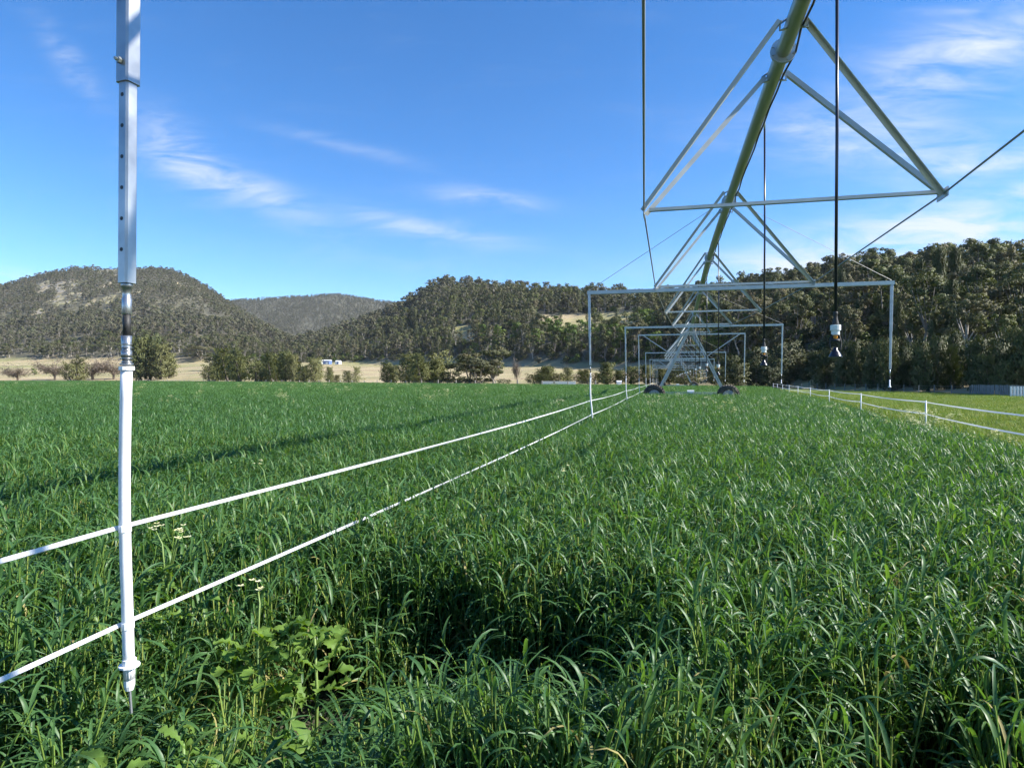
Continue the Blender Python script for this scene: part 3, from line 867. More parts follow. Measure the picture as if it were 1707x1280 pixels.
    for k in range(12):
        y = 60 + k * 3.1
        x = RFX + 7.5 + r.uniform(0, 2.5)
        put_tree('casuarina_tree', CASD[(k + 1) % 3], x, y, .3, r.uniform(.65, .85), r.uniform(.55, .68), r.uniform(0, 6), 'dark dense casuarina in the row behind the wire fence', 'dark casuarinas behind the wire fence')
build_tree_line()

# ================================================================ THE IRRIGATOR
A = 0.24172
DV = Vector((math.sin(A), math.cos(A), 0)); NV = Vector((math.cos(A), -math.sin(A), 0))
C0 = Vector((3.148, 7.282, 0)); SEC = 6.152
def cpt(i): return C0 + DV * (SEC * i)
# per position in a span: corner height, truss width, pipe height, sideways play of the pipe (tower at -3, 5, 13 ...)
SPAN = {-3: (None, 0, 2.90, 0), -2: (2.28, 1.40, 3.28, 0), -1: (2.12, 2.76, 3.60, 0), 0: (2.015, 3.19, 3.77, -.03), 1: (1.963, 3.14, 3.72, -.08),
        2: (2.047, 2.76, 3.69, -.09), 3: (2.161, 2.25, 3.52, -.05), 4: (2.283, 1.37, 3.22, -.02)}
def sp(i): return SPAN[(i + 3) % 8 - 3]
def pipe_z(t):
    """smooth height and offset along the pipe"""
    i = math.floor(t); f = t - i
    def g(k, c): return sp(k)[c]
    out = []
    for c in (2, 3):
        p0, p1, p2, p3 = g(i - 1, c), g(i, c), g(i + 1, c), g(i + 2, c)
        if (i + 3) % 8 == 0: p0 = p1 - (p2 - p1) * .9
        if (i + 1 + 3) % 8 == 0: p3 = p2 - (p1 - p2) * .9
        out.append(.5 * (2 * p1 + (p2 - p0) * f + (2 * p0 - 5 * p1 + 4 * p2 - p3) * f * f + (3 * p1 - p0 - 3 * p2 + p3) * f ** 3))
    return out
def pipe_pt(t):
    z, s = pipe_z(t)
    return cpt(t) + NV * s + Vector((0, 0, EYE + z))
PR = .084
I0, I1 = -3, 25

def build_irrigator():
    root = thing('irrigation_pivot', 'long galvanised centre pivot irrigator standing on wheeled towers over the crop', 'irrigator', (cpt(5).x, cpt(5).y, 0))
    for i in range(I0, I1):
        near = i < 4
        pts = [pipe_pt(i + k / 6) for k in range(7)]
        MB().path(pts, PR, 20 if near else 10, cap=False).build('water_pipe', 'pipe_zinc', root, True)
        # electric cable clipped along the pipe
        cp = []
        for k in range(13):
            p = pipe_pt(i + k / 12)
            off = PR * 1.05 + (.045 if k in (0, 12) else 0) + (.012 if k % 4 == 2 else 0)
            cp.append(p + NV * off + Vector((0, 0, -.03 - (.02 if k % 3 == 1 else 0))))
        MB().path(cp, .013, 5).build('power_cable', 'cable_black', root, True)
    for i in range(I0, I1 + 1):
        near = i < 4
        p = pipe_pt(i); t = (pipe_pt(i + .02) - pipe_pt(i - .02)).normalized()
        fl = MB().lathe(p - t * .022, [(PR, 0), (.142, 0), (.142, .02), (.142, .0245), (.142, .044), (PR, .044)], t, 20 if near else 10)
        if near:
            a = t.cross(Vector((0, 0, 1))).normalized(); b = t.cross(a)
            for k in range(8):
                w = 2 * math.pi * (k + .5) / 8
                c = p + (a * math.cos(w) + b * math.sin(w)) * .116
                fl.path([c - t * .04, c + t * .04], .012, 6)
        fl.build('flange', 'galvanised', root)
        zc, w, _, _ = sp(i)
        if zc is None: continue
        dp = .62
        for s in (-1, 1):
            corner = cpt(i) + NV * (s * w / 2) + Vector((0, 0, EYE + zc))
            for e in (-1, 1):
                pp = pipe_pt(i + e * dp / SEC)
                lug = pp + NV * (s * (PR + .035)) + Vector((0, 0, -.03))
                if near:
                    m_ = MB().path([pp + NV * (s * PR * .8) + Vector((0, 0, .045)), lug + NV * (s * .02) + Vector((0, 0, .03)), lug + NV * (s * .02) + Vector((0, 0, -.04)), pp + NV * (s * PR * .8) + Vector((0, 0, -.06))], .012, 6)
                    m_.build('pipe_lug', 'galvanised', root, True)
                up = DV * e
                MB().beam(lug + Vector((0, 0, .05)), corner + DV * (e * .035), ell(.055, .006), up).build('truss_brace', 'galvanised_matt', root)
            MB().beam(corner - DV * .14, corner + DV * .14, rect(.014, .10), (0, 0, 1)).build('gusset_plate', 'galvanised', root)
        cl = cpt(i) + Vector((0, 0, EYE + zc))
        MB().beam(cl - NV * (w / 2 - .06), cl + NV * (w / 2 - .06), ell(.05, .006)).build('spreader_bar', 'galvanised_matt', root)
        for s in (-1, 1):
            a0 = cl + NV * (s * w / 2)
            z1, w1, _, _ = sp(i + 1)
            if z1 is None: b0 = pipe_pt(i + 1) - DV * .35 + NV * (s * .1) + Vector((0, 0, -.06))
            else: b0 = cpt(i + 1) + NV * (s * w1 / 2) + Vector((0, 0, EYE + z1))
            MB().path([a0, b0], .0105, 6).build('truss_rod', 'steel_rod', root, True)
            if sp(i - 1)[0] is None:
                b1 = pipe_pt(i - 1) + DV * .35 + NV * (s * .1) + Vector((0, 0, -.06))
                MB().path([b1, a0], .0105, 6).build('truss_rod', 'steel_rod', root, True)
    # towers
    for it in (-3, 5, 13, 21):
        c = cpt(it); pt = pipe_pt(it)
        hb = .70
        B = [c + NV * (s * 1.92) + Vector((0, 0, hb)) for s in (-1, 1)]
        MB().beam(B[0], B[1], rect(.15, .15)).build('base_beam', 'galvanised', root)
        gm = MB().path([c + Vector((0, 0, hb + .17)) - NV * .2, c + Vector((0, 0, hb + .17)) + NV * .2], .085, 12)
        gm.box((c.x, c.y, hb + .10), (.24, .22, .06), -A)
        gm.build('gear_motor', 'grey_cast', root)
        MB().path([B[0] + Vector((0, 0, .12)), B[1] + Vector((0, 0, .12))], .02, 6).build('drive_shaft', 'galvanised', root)
        for s, b in zip((-1, 1), B):
            for e in (-1, 1):
                top = pt + DV * (e * .32) + NV * (s * .10) + Vector((0, 0, -.02))
                MB().beam(b + DV * (e * .08) + Vector((0, 0, .05)), top, ell(.08, .007), DV * e).build('tower_leg', 'galvanised', root)
            mid = b.lerp(pt, .45)
            MB().beam(mid - DV * .22, mid + DV * .22, rect(.05, .03)).build('tower_brace', 'galvanised', root)
        l0, l1 = B[0].lerp(pt, .55), B[1].lerp(pt, .55)
        MB().beam(l0, l1, ell(.06)).build('tower_brace', 'galvanised', root)
        MB().box((pt.x, pt.y, pt.z + .22), (.34, .26, .34), -A).build('control_box', 'galvanised', root)
        for s, b in zip((-1, 1), B):
            wc = b + NV * (s * .16) + DV * 0; wc.z = .645
            wc = wc - DV * .28
            hub = MB().lathe(wc - DV * .10, [(.04, 0), (.12, .01), (.12, .08), (.20, .09), (.20, .11), (.06, .14), (.06, .26)], DV, 14)
            wh = hub.build('wheel', 'steel_rod', root)
            rim = MB().lathe(wc - DV * .15, [(.30, 0), (.325, .0), (.33, .02), (.29, .06), (.27, .12), (.16, .15), (.16, .17), (.27, .18), (.29, .24), (.33, .28), (.325, .30), (.30, .30)], DV, 24)
            rim.build('rim', 'steel_rod', wh, True)
            ty = MB()
            prof = [(.33, -.155), (.42, -.185), (.52, -.19), (.585, -.165), (.605, -.10), (.61, 0), (.605, .10), (.585, .165), (.52, .19), (.42, .185), (.33, .155)]
            n = 36; V = []; F = []
            X, Zv = DV.cross(Vector((0, 0, 1))).normalized(), Vector((0, 0, 1))
            for k in range(n):
                w = 2 * math.pi * k / n
                d = X * math.cos(w) + Zv * math.sin(w)
                for rr, ax in prof: V.append(wc + d * rr + DV * ax)
            m = len(prof)
            for k in range(n):
                for j in range(m - 1):
                    F.append((k * m + j, ((k + 1) % n) * m + j, ((k + 1) % n) * m + j + 1, k * m + j + 1))
            ty.add(V, F)
            for k in range(26):      # bar lugs of a traction tyre, alternately left and right
                for side in (-1, 1):
                    w = 2 * math.pi * (k + (.5 if side > 0 else 0)) / 26
                    w2 = w + .20
                    p0 = wc + (X * math.cos(w) + Zv * math.sin(w)) * .615 + DV * (side * .0)
                    p1 = wc + (X * math.cos(w2) + Zv * math.sin(w2)) * .59 + DV * (side * .175)
                    out_ = ((p0 + p1) / 2 - wc).normalized()
                    ty.beam(p0, p1, rect(.045, .085), out_)
            ty.build('tyre', 'tyre_rubber', wh, True)
    return root
build_irrigator()

# sprinklers on hoses
def build_sprinklers():
    def sprinkler(D, lb, gr, hy_):
        t = (D - C0.y) / (SEC * DV.y)
        p = pipe_pt(t)
        x, y = p.x + NV.x * .13, p.y + NV.y * .13
        zb = EYE + hy_
        root = thing('drop_sprinkler', lb, 'sprinkler', (x, y, zb), gr)
        zt = zb + .36
        MB().path([(p.x, p.y, p.z + PR * .9), (p.x + NV.x * .02, p.y + NV.y * .02, p.z + .20), (p.x + NV.x * .08, p.y + NV.y * .08, p.z + .25), (x, y, p.z + .19), (x, y, p.z - .05)], .014, 8).build('gooseneck', 'galvanised', root, True)
        MB().path([(x, y, p.z - .03), (x + .006, y, (p.z + zt) / 2), (x, y, zt)], .0135, 10).build('hose', 'hose_black', root, True)
        MB().lathe((x, y, zb), [(.014, .40), (.018, .395), (.018, .375), (.015, .37), (.016, .345), (.027, .295), (.029, .282)][::-1], n=14).build('hose_fitting', 'black_rubber', root, True)
        MB().lathe((x, y, zb), [(.020, .195), (.034, .197), (.034, .232), (.043, .236), (.043, .281), (.040, .283)], n=18).build('weight', 'grey_cast', root)
        MB().lathe((x, y, zb), [(.010, .162), (.014, .166), (.018, .178), (.016, .196)], n=10).build('nozzle', 'nozzle_orange', root)
        yk = MB()
        yk.lathe((x, y, zb), [(.030, .135), (.036, .14), (.036, .158), (.020, .162)], n=14)
        for s in (-1, 1):
            yk.path([(x + s * .030, y, zb + .20), (x + s * .050, y, zb + .13), (x + s * .044, y, zb + .07), (x + s * .02, y, zb + .058)], .0075, 6)
        yk.build('yoke', 'black_rubber', root, True)
        MB().lathe((x, y, zb), [(.054, 0), (.058, .004), (.050, .016), (.034, .048), (.020, .062), (.018, .082), (.010, .09)], n=18).build('deflector', 'hose_black', root, True)
    sprinkler(5.55, 'largest hanging sprinkler with white weight and black cone on a long black hose', None, .19)
    sprinkler(9.45, 'second hanging sprinkler, on the hose next beyond the largest one', None, .20)
    sprinkler(17.4, 'third hanging sprinkler in front of the nearest tower wheel', None, .12)
    for D in (23.0, 28.8, 33.6, 42, 48, 54, 60, 66, 72, 78, 92, 98, 104, 110):
        sprinkler(D, 'small distant sprinkler hanging from the pivot pipe near or beyond the first tower', 'distant hanging sprinklers', .28)
build_sprinklers()

# ================================================================ BOOMS THAT CARRY THE FENCE
TAPE_UP, TAPE_LO = -.478, -.79
POSTS = []
def build_booms():
    for i in range(-1, 24, 2):
        tower = (i - 5) % 8 == 0
        z = EYE + (2.631 if tower else sp(i)[0] - .055)
        c = cpt(i) + Vector((0, 0, z))
        near = i < 2
        nm = {-1: 'galvanised fence boom overhead with square dropper tube and white post in the foreground',
              1: 'galvanised fence boom with one lowered and one raised dropper on the second truss',
              3: 'galvanised fence boom between the second truss and the first tower',
              5: 'galvanised fence boom braced to the first tower'}.get(i, 'distant galvanised fence boom beyond the first tower')
        root = thing('fence_boom', nm, 'fence boom', (c.x, c.y, z), None if i <= 5 else 'distant fence booms')
        W = 3.0
        MB().beam(c - NV * (W + .04), c + NV * (W + .04), rect(.075, .075)).build('crossbar', 'galvanised', root)
        for s in (-1, 1):
            MB().box(tuple(c + NV * (s * .75) + Vector((0, 0, .05))), (.10, .12, .02), -A).build('clamp', 'galvanised', root)
            # stay cable up to the pipe
            if not tower:
                MB().path([c + NV * (s * W) + Vector((0, 0, .05)), pipe_pt(i) + NV * (s * .1) + Vector((0, 0, .02))], .0045, 4).build('stay_cable', 'wire', root)
            else:
                leg = cpt(i) + NV * (s * .98) + Vector((0, 0, EYE + 1.35))
                MB().beam(c + NV * (s * 2.75) + Vector((0, 0, -.04)), leg, ell(.05)).build('strut', 'galvanised_new', root)
                for e in (-1, 1):
                    pass
            e = c + NV * (s * W)
            zo = EYE + .943 if s < 0 else EYE + .95
            top = e + Vector((0, 0, .03))
            left = s < 0
            lean = (lambda zz: Vector(((zz - EYE) * .010, 0, 0)) if i == -1 else Vector((-.004 * s * (EYE + 1.9 - zz) * (4 if i > 0 else 1), 0, 0)))
            P = lambda zz: Vector((e.x, e.y, zz)) + lean(zz)
            # outer tube turned a little so that an edge shows, inner tube sliding in it
            upv = Vector((math.sin(.35), math.cos(.35), 0)) if near else DV
            r_ = lambda w: [(-w / 2 + .006, -w / 2), (w / 2 - .006, -w / 2), (w / 2, -w / 2 + .006), (w / 2, w / 2 - .006), (w / 2 - .006, w / 2), (-w / 2 + .006, w / 2), (-w / 2, w / 2 - .006), (-w / 2, -w / 2 + .006)]
            MB().beam(P(z), P(zo), r_(.052), upv).build('dropper_tube', 'galvanised_new' if near else 'galvanised', root)
            zi = EYE + .307 if left else EYE + .20
            inn = MB().beam(P(zo + .1), P(zi), r_(.041), upv)
            inn.build('sliding_tube', 'galvanised_new' if near else 'galvanised', root)
            if i == -1 and left:
                # bolt and the row of adjusting holes (dark bushes) on the face turned to the camera
                t0 = (P(zo) - P(zi)).normalized(); side = t0.cross(upv).normalized(); face = side.cross(t0).normalized()
                for sgn in (1,):
                    fdir = -face if (-face).dot(Vector((0, 0, EYE)) - P(zi)) > 0 else face
                    sd = side if side.dot(Vector((0, 0, EYE)) - P(zi)) > 0 else -side
                    # the camera sees two faces; the holes are in the left one
                    cand = sorted([fdir, sd], key=lambda v: v.x)
                    fd = cand[0]
                    for k in range(6):
                        zz = zi + .105 + k * .098
                        pc = P(zz)
                        MB().lathe(pc + fd * .0197, [(.0035, 0), (.0065, .0002), (.0065, .0014), (.0035, .0015)], fd, 10).build('adjusting_hole', 'dark_opening', root)
                    MB().lathe(P(zo + .062) + fd * .026, [(.010, 0), (.010, .012), (.005, .012), (.005, .022)], fd, 6).build('bolt', 'galvanised', root)
            if left:
                MB().lathe(P(zi - .10), [(.012, 0), (.014, .002), (.014, .05), (.012, .052), (.012, .085), (.0165, .086), (.0165, .104)], n=12).build('coupling', 'galvanised_new', root, True)
                MB().lathe(P(zi - .17), [(.0115, 0), (.0115, .075)], n=12).build('rubber_joint', 'black_rubber', root, True)
                sp_ = MB().lathe(P(zi - .268), [(.012, 0), (.012, .03), (.0155, .031), (.0155, .05), (.012, .051), (.014, .07), (.0155, .10)], n=12)
                sp_.lathe(P(zi - .262), [(.0195, 0), (.0195, .006)], n=12)
                for k in range(6):
                    sp_.lathe(P(zi - .255 + k * .0115), [(.0125, 0), (.017, .003), (.0125, .006)], n=10)
                sp_.build('spring_joint', 'galvanised_new', root, True)
                zt = zi - .272
                zb = EYE - .965 if i == -1 else EYE - .82
                # the white post trails through the crop and bows a little
                def Q(zz):
                    f = max(0, (zt - zz) / (zt - zb))
                    return P(zz) + Vector((-.0055 * math.sin(min(1, f * 1.3) * math.pi) + .014 * f ** 3, 0, 0)) * (1 if i == -1 else 2)
                pw = .0170
                pts = [Q(zt - (zt - zb) * k / 10) for k in range(11)]
                po = MB().path(pts, pw, 10)
                po.build('post', 'post_white', root, True)
                MB().lathe(Q(zt) - Vector((0, 0, .006)), [(.0225, 0), (.0225, .012)], n=12).build('post_cap', 'white_plastic', root)
                lo = Q(zb)
                MB().lathe(lo - Vector((0, 0, .035)), [(.012, 0), (.016, .015), (.0165, .075), (.031, .076), (.031, .082), (.0205, .083), (.0205, .10)], n=12).build('ferrule', 'white_plastic', root)
                MB().path([lo - Vector((0, 0, .02)), lo + Vector((.006, 0, -.11))], .0045, 6).build('pin', 'steel_rod', root)
                for tz in (TAPE_UP, TAPE_LO):
                    q = Q(EYE + tz)
                    MB().lathe(q - Vector((0, 0, .014)), [(pw + .0003, 0), (pw + .0018, .002), (pw + .0018, .022), (pw + .0003, .024)], n=12).build('tape_clip', 'white_plastic', root)
                POSTS.append((i, [Q(EYE + TAPE_UP), Q(EYE + TAPE_LO)]))
            else:
                MB().lathe(P(zi - .14), [(.010, 0), (.010, .14)], n=8).build('coupling', 'galvanised_new', root, True)
                MB().lathe(P(zi - .21), [(.010, 0), (.010, .07)], n=8).build('rubber_joint', 'black_rubber', root, True)
                MB().lathe(P(zi - .36), [(.030, 0), (.030, .012), (.012, .02), (.012, .15)], n=8).build('post_socket', 'white_plastic', root, True)
build_booms()

def ribbon(pts, width, seed, turns):
    """flat poly tape, slowly twisting"""
    r = random.Random(seed)
    m_ = MB(); n = len(pts); V = []; F = []
    ph = r.uniform(0, 1)
    for k, p in enumerate(pts):
        t = (pts[min(k + 1, n - 1)] - pts[max(k - 1, 0)]).normalized()
        s = t.cross(Vector((0, 0, 1))).normalized(); up = s.cross(t)
        w = math.sin(k / n * turns * 6.283 + ph) * .6
        a = up * math.cos(w) + s * math.sin(w); b = t.cross(a).normalized()
        for x, y in ((-.5, -.5), (.5, -.5), (.5, .5), (-.5, .5)):
            V.append(p + a * (x * width) + b * (y * .005))
    for k in range(n - 1):
        for j in range(4):
            F.append((k * 4 + j, k * 4 + (j + 1) % 4, k * 4 + 4 + (j + 1) % 4, k * 4 + 4 + j))
    F += [(3, 2, 1, 0), tuple(4 * (n - 1) + j for j in range(4))]
    return m_.add(V, F)

def tape(points, sag, width, seed, turns):
    out = []
    for a, b in zip(points[:-1], points[1:]):
        L_ = (b - a).length
        n = max(6, int(L_ / .35))
        for k in range(n):
            f = k / n
            out.append(a.lerp(b, f) - Vector((0, 0, sag * 4 * f * (1 - f))))
    out.append(points[-1])
    return ribbon(out, width, seed, turns)

def build_moving_fence():
    side = -DV * .0 + NV * -.0225
    for lv, (lb, nm) in enumerate((('upper white tape strung along the hanging posts of the irrigator', 'upper'), ('lower white tape dipping into the crop along the hanging posts', 'lower'))):
        pts = [p[lv] + side for _, p in POSTS]
        pts.insert(0, pts[0] - DV * 12.3)
        o = tape(pts, .035 if lv == 0 else .03, .0135, 3 + lv, 23).build('fence_tape', 'tape_white')
        tag(o, lb, 'tape')
build_moving_fence()

def build_side_fence():
    tops = []
    n = 0
    for k in range(-2, 9):
        y = FY0 + 7.42 * k; x = FX0 + FDX * (y - FY0)
        root = thing('fence_post', 'white stake of the two tape fence between crop and pasture', 'fence post', (x, y, 0), 'white stakes beside the pasture')
        MB().path([(x, y, -.1), (x + .01, y, .6), (x + .012, y, 1.12)], [.022, .022, .02], 8, flat=.8).build('stake', 'post_white', root, True)
        for tz in (1.09, .83):
            MB().box((x - .035, y, tz), (.04, .03, .03)).build('insulator', 'white_plastic', root)
        tops.append((x - .05, y))
    for lv, (z, lb) in enumerate(((1.095, 'upper white tape of the fence between crop and pasture'), (.83, 'lower white tape of the fence between crop and pasture'))):
        o = tape([Vector((x, y, z)) for x, y in tops], .03 if lv == 0 else .045, .026, 9 + lv, 9).build('fence_tape', 'tape_white')
        tag(o, lb, 'tape')
build_side_fence()

def build_far_fences():
    r = random.Random(3)
    # steel posts with wires at the foot of the ridge
    y = 62.0
    run = []
    root = thing('wire_fence', 'post and wire fence between the pasture and the dark casuarinas', 'fence', (RFX, 80, 0))
    while y < 118:
        x = RFX + (y - 62) * .02
        h = .98 + r.uniform(-.04, .06)
        MB().beam((x, y, -.05), (x + r.uniform(-.03, .03), y, h), rect(.075, .075)).build('post', 'fence_steel', root)
        run.append((x, y)); y += 2.7
    for z in (.35, .6, .85):
        MB().path([(x, y_, z) for x, y_ in run], .008, 4).build('fence_wire', 'wire', root)
    # stockyard panels and white rails at the near end
    yard = thing('stockyard_panel', 'blue grey upright slat yard panel at the end of the wire fence', 'fence', (RFX, 58, 0))
    for k in range(24):
        yy = 55.4 + k * .27
        MB().box((RFX - .06 + r.uniform(-.02, .02), yy, .55), (.03, .20, 1.02 + r.uniform(-.03, .03))).build('slat', 'fence_steel', yard)
    for z in (.28, .82):
        MB().box((RFX + .0, 58.5, z), (.04, 6.6, .05)).build('rail', 'fence_steel', yard)
    wp = thing('white_railing', 'short white upright railing beside the stockyard panel', 'fence', (RFX - .9, 53, 0))
    for k in range(9):
        MB().box((RFX - 2.2, 51.4 + k * .34, .5), (.06, .17, .98)).build('slat', 'post_white', wp)
    for z in (.3, .75): MB().box((RFX - 2.15, 52.8, z), (.03, 3.0, .06)).build('rail', 'post_white', wp)
    # timber posts along the far edge of the crop
    root = thing('wire_fence', 'timber post and wire fence along the far edge of the crop', 'fence', (-100, 225, 0))
    pts = []
    x = 14.0
    while x > -195:
        pts.append((x, EDGE_A - EDGE_B * x + 3.5)); x -= 4.3
    x = -196.0
    while x > -420:
        pts.append((x, 332.5)); x -= 6.2
    for (x, y) in pts:
        h = 1.35 + r.uniform(-.08, .14)
        MB().path([(x, y, -.1), (x + r.uniform(-.05, .05), y, h)], [.11, .10], 7).build('post', 'weathered_wood', root)
    for z in (.5, .85, 1.15):
        MB().path([(x, y, z) for x, y in pts], .012, 3).build('fence_wire', 'wire', root)
build_far_fences()

def build_far_buildings():
    for (u, D, w, d, h, lb, wm) in ((535, 520, 3.0, 5.0, 3.0, 'leftmost small white shed with blue side at the forest foot', 'shed_white'),
                                    (546, 522, 5.6, 4.5, 3.2, 'middle white shed with blue front at the forest foot', 'shed_blue'),
                                    (564, 520, 3.6, 4.0, 2.6, 'low white shed standing apart from the other two', 'shed_white')):
        x, y, z = at_px(u, D)
        root = thing('shed', lb, 'shed', (x, y, z - .3), None)
        MB().box((x, y, z + h / 2 - .3), (w, d, h), -.3).build('wall', wm, root)
        roof = MB().add([(x - w * .55, y - d * .56, z + h - .28), (x + w * .55, y - d * .56, z + h - .28), (x + w * .55, y + d * .56, z + h - .28), (x - w * .55, y + d * .56, z + h - .28),
                         (x - w * .55, y, z + h + .55), (x + w * .55, y, z + h + .55)], [(0, 1, 5, 4), (2, 3, 4, 5), (0, 4, 3), (1, 2, 5), (3, 2, 1, 0)])
        roof.build('roof', 'shed_white', root)
        MB().box((x + w * .05, y - d * .53, z + .8), (w * .4, .3, 2.0), -.3).build('door', 'shed_white' if wm == 'shed_blue' else 'shed_blue', root)
    # long low white tank trailer in the paddock just past the crop
    x, y, z = at_px(932, 121); 
    root = thing('water_trough', 'long low white trough beyond the far edge of the crop', 'trough', (x, y, 0))
    MB().box((x, y, .62), (6.2, 1.4, 1.02)).build('tank', 'shed_white', root)
    MB().box((x, y, 1.16), (6.4, 1.6, .06)).build('rim', 'shed_white', root)
    MB().box((x - 1.0, y - .72, .96), (.34, .06, .22)).build('hatch', 'dark_opening', root)
    for s in (-1, 0, 1): MB().box((x + s * 2.4, y, .06), (.3, 1.5, .14)).build('bearer', 'weathered_wood', root)
    x, y, z = at_px(1032, 112)
    root = thing('pump_box', 'small white pump box beyond the far edge of the crop', 'box', (x, y, 0))
    MB().box((x, y, .6), (.8, .7, 1.1)).build('housing', 'shed_white', root)
    MB().add([(x - .46, y - .42, 1.16), (x + .46, y - .42, 1.16), (x + .46, y + .42, 1.16), (x - .46, y + .42, 1.16), (x - .46, y, 1.34), (x + .46, y, 1.34)],
             [(0, 1, 5, 4), (2, 3, 4, 5), (0, 4, 3), (1, 2, 5), (3, 2, 1, 0)]).build('lid', 'shed_white', root)
build_far_buildings()

# ================================================================ THE CROP
def blade(r, base, az, up0, length, width, droop, nseg, fold):
    """an arching leaf: returns strip vertices and quads"""
    p = np.array(base, float)
    d = np.array([math.cos(az), math.sin(az)])
    side = np.array([-d[1], d[0], 0.0])
    tilt = up0                                    # angle above horizontal
    V, F = [], []
    st = length / nseg
    tw = r.normal(0, .5)
    for k in range(nseg + 1):
        f = k / nseg
        w = width * (1 - f ** 2.2) * (.55 + .45 * min(1, f * 4)) * .5 + .0004
        ct, s_ = math.cos(tilt), math.sin(tilt)
        n_ = np.array([-d[0] * s_, -d[1] * s_, ct])
        sd = side * math.cos(tw * f) + n_ * math.sin(tw * f)
        if fold:
            V += [p - sd * w + n_ * w * .35, p.copy(), p + sd * w + n_ * w * .35]
        else:
            V += [p - sd * w, p + sd * w]
        p = p + np.array([d[0] * ct, d[1] * ct, s_]) * st
        tilt -= droop / nseg * (.5 + 1.1 * f)
    m = 3 if fold else 2
    for k in range(nseg):
        for j in range(m - 1):
            F.append((k * m + j, k * m + j + 1, (k + 1) * m + j + 1, (k + 1) * m + j))
    return V, F

def tuft(name, seed, ntil, radius, nleaf, nseg, fold, wmul=1.0, mats=('crop_leaf', 'crop_stem', 'crop_dry'), stem=True, hvar=.05, dry=.05, wind=.35):
    r = np.random.default_rng(seed)
    V, Q, MI = [], [], []
    def put(vf, mi):
        v, f = vf; o = len(V); V.extend(v)
        for q in f: Q.append([i + o for i in q]); MI.append(mi)
    for t in range(ntil):
        a, rr = r.uniform(0, 6.283), radius * math.sqrt(r.uniform(0, 1))
        bx, by = rr * math.cos(a), rr * math.sin(a)
        hs = r.uniform(.50, .64) * (1 + r.normal(0, hvar))
        la = r.uniform(0, 6.283); ll = abs(r.normal(0, .09))
        tip = np.array([bx + math.cos(la) * ll + .03, by + math.sin(la) * ll, hs])
        b0 = np.array([bx, by, -.02])
        if stem:
            put(blade_stem(b0, tip, .0046 * (1 + .6 * (wmul - 1)), r), 1)
        for k in range(nleaf):
            f = .34 + .66 * (k + r.uniform(0, .6)) / nleaf
            f = min(f, 1)
            p = b0 + (tip - b0) * f
            # leaves lie more with the wind, which blows to the right
            az = r.uniform(0, 6.283)
            if r.uniform() < wind: az = r.normal(0, .7)
            up = R(r.uniform(58, 84)) if f > .5 else R(r.uniform(40, 75))
            ln = r.uniform(.12, .25)
            dr = r.uniform(1.3, 3.2)
            mi = 2 if (f < .45 and r.uniform() < dry * 6) or r.uniform() < dry * .2 else 0
            put(blade(r, p, az, up, ln, r.uniform(.0070, .0155) * wmul, dr, nseg, fold), mi)
    return np_mesh(name, np.array(V), Q, list(mats), MI, smooth=True)

def blade_stem(b0, tip, w, r):
    V, F = [], []
    az = r.uniform(0, 3.14); s = np.array([math.cos(az), math.sin(az), 0]); s2 = np.array([-s[1], s[0], 0])
    for k in range(3):
        p = b0 + (tip - b0) * (k / 2)
        ww = w * (1 - .35 * k / 2)
        V += [p + s * ww, p - s * ww * .5 + s2 * ww * .86, p - s * ww * .5 - s2 * ww * .86]
    for k in range(2):
        for j in range(3):
            F.append((k * 3 + j, k * 3 + (j + 1) % 3, k * 3 + 3 + (j + 1) % 3, k * 3 + 3 + j))
    return V, F

# trodden hollow where the photographer stands, and the gaps leading into the crop
def crop_height(x, y):
    h = 1.08 + .20 * (fbm(x / 2.6, y / 2.6, 71, 3) - .5) + .16 * (fbm(x / 14, y / 14, 77, 2) - .5)
    def dip(cx, cy, rx, ry, ang, depth, p=2.0):
        c, s = math.cos(ang), math.sin(ang)
        a = ((x - cx) * c + (y - cy) * s) / rx; b = (-(x - cx) * s + (y - cy) * c) / ry
        return 1 - depth * np.exp(-(a * a + b * b) ** p)
    wob = fbm(x / .35, y / .35, 81, 2) - .5
    k = dip(-.48, 2.6, .58, .55, 0, .66, 2.4) * dip(.20, 2.45, .42, .46, 0, .45, 2.2) * dip(-.35, 1.1, 1.15, .70, 0, .45, 2.2) * dip(.3, .2, 2.2, 1.2, 0, .6, 2.2)
    k = np.clip(k + wob * .5 * (1 - k), .24, 1)
    dens = np.clip(k * 1.15 - .05, .6, 1)
    for (cx, cy, rx, ry) in ((-.90, 2.72, .20, .45), (1.0, 1.85, .62, .48), (-.36, 3.1, .15, .16), (.16, 2.85, .24, .2), (1.55, 2.2, .16, .3), (-1.5, 1.75, .15, .3)):
        dens = dens * dip(cx, cy, rx, ry, 0, .97, 2.0)
    dens = dens * dip(-1.0, 2.1, .75, .75, 0, .30, 2.0)
    k = k * dip(-.95, 2.05, .62, .60, 0, .34, 2.0) * dip(-1.62, 2.95, .28, .28, 0, .35, 2.0)
    return h * k, k, dens

def in_crop(x, y):
    fl = FX0 + FDX * (y - FY0)
    edge = fl - .25 + .5 * (fbm(x / 1.1, y / 1.1, 91, 3) - .5) * 2
    return (x < edge) & (y < np.minimum(EDGE_A - EDGE_B * x, 330))

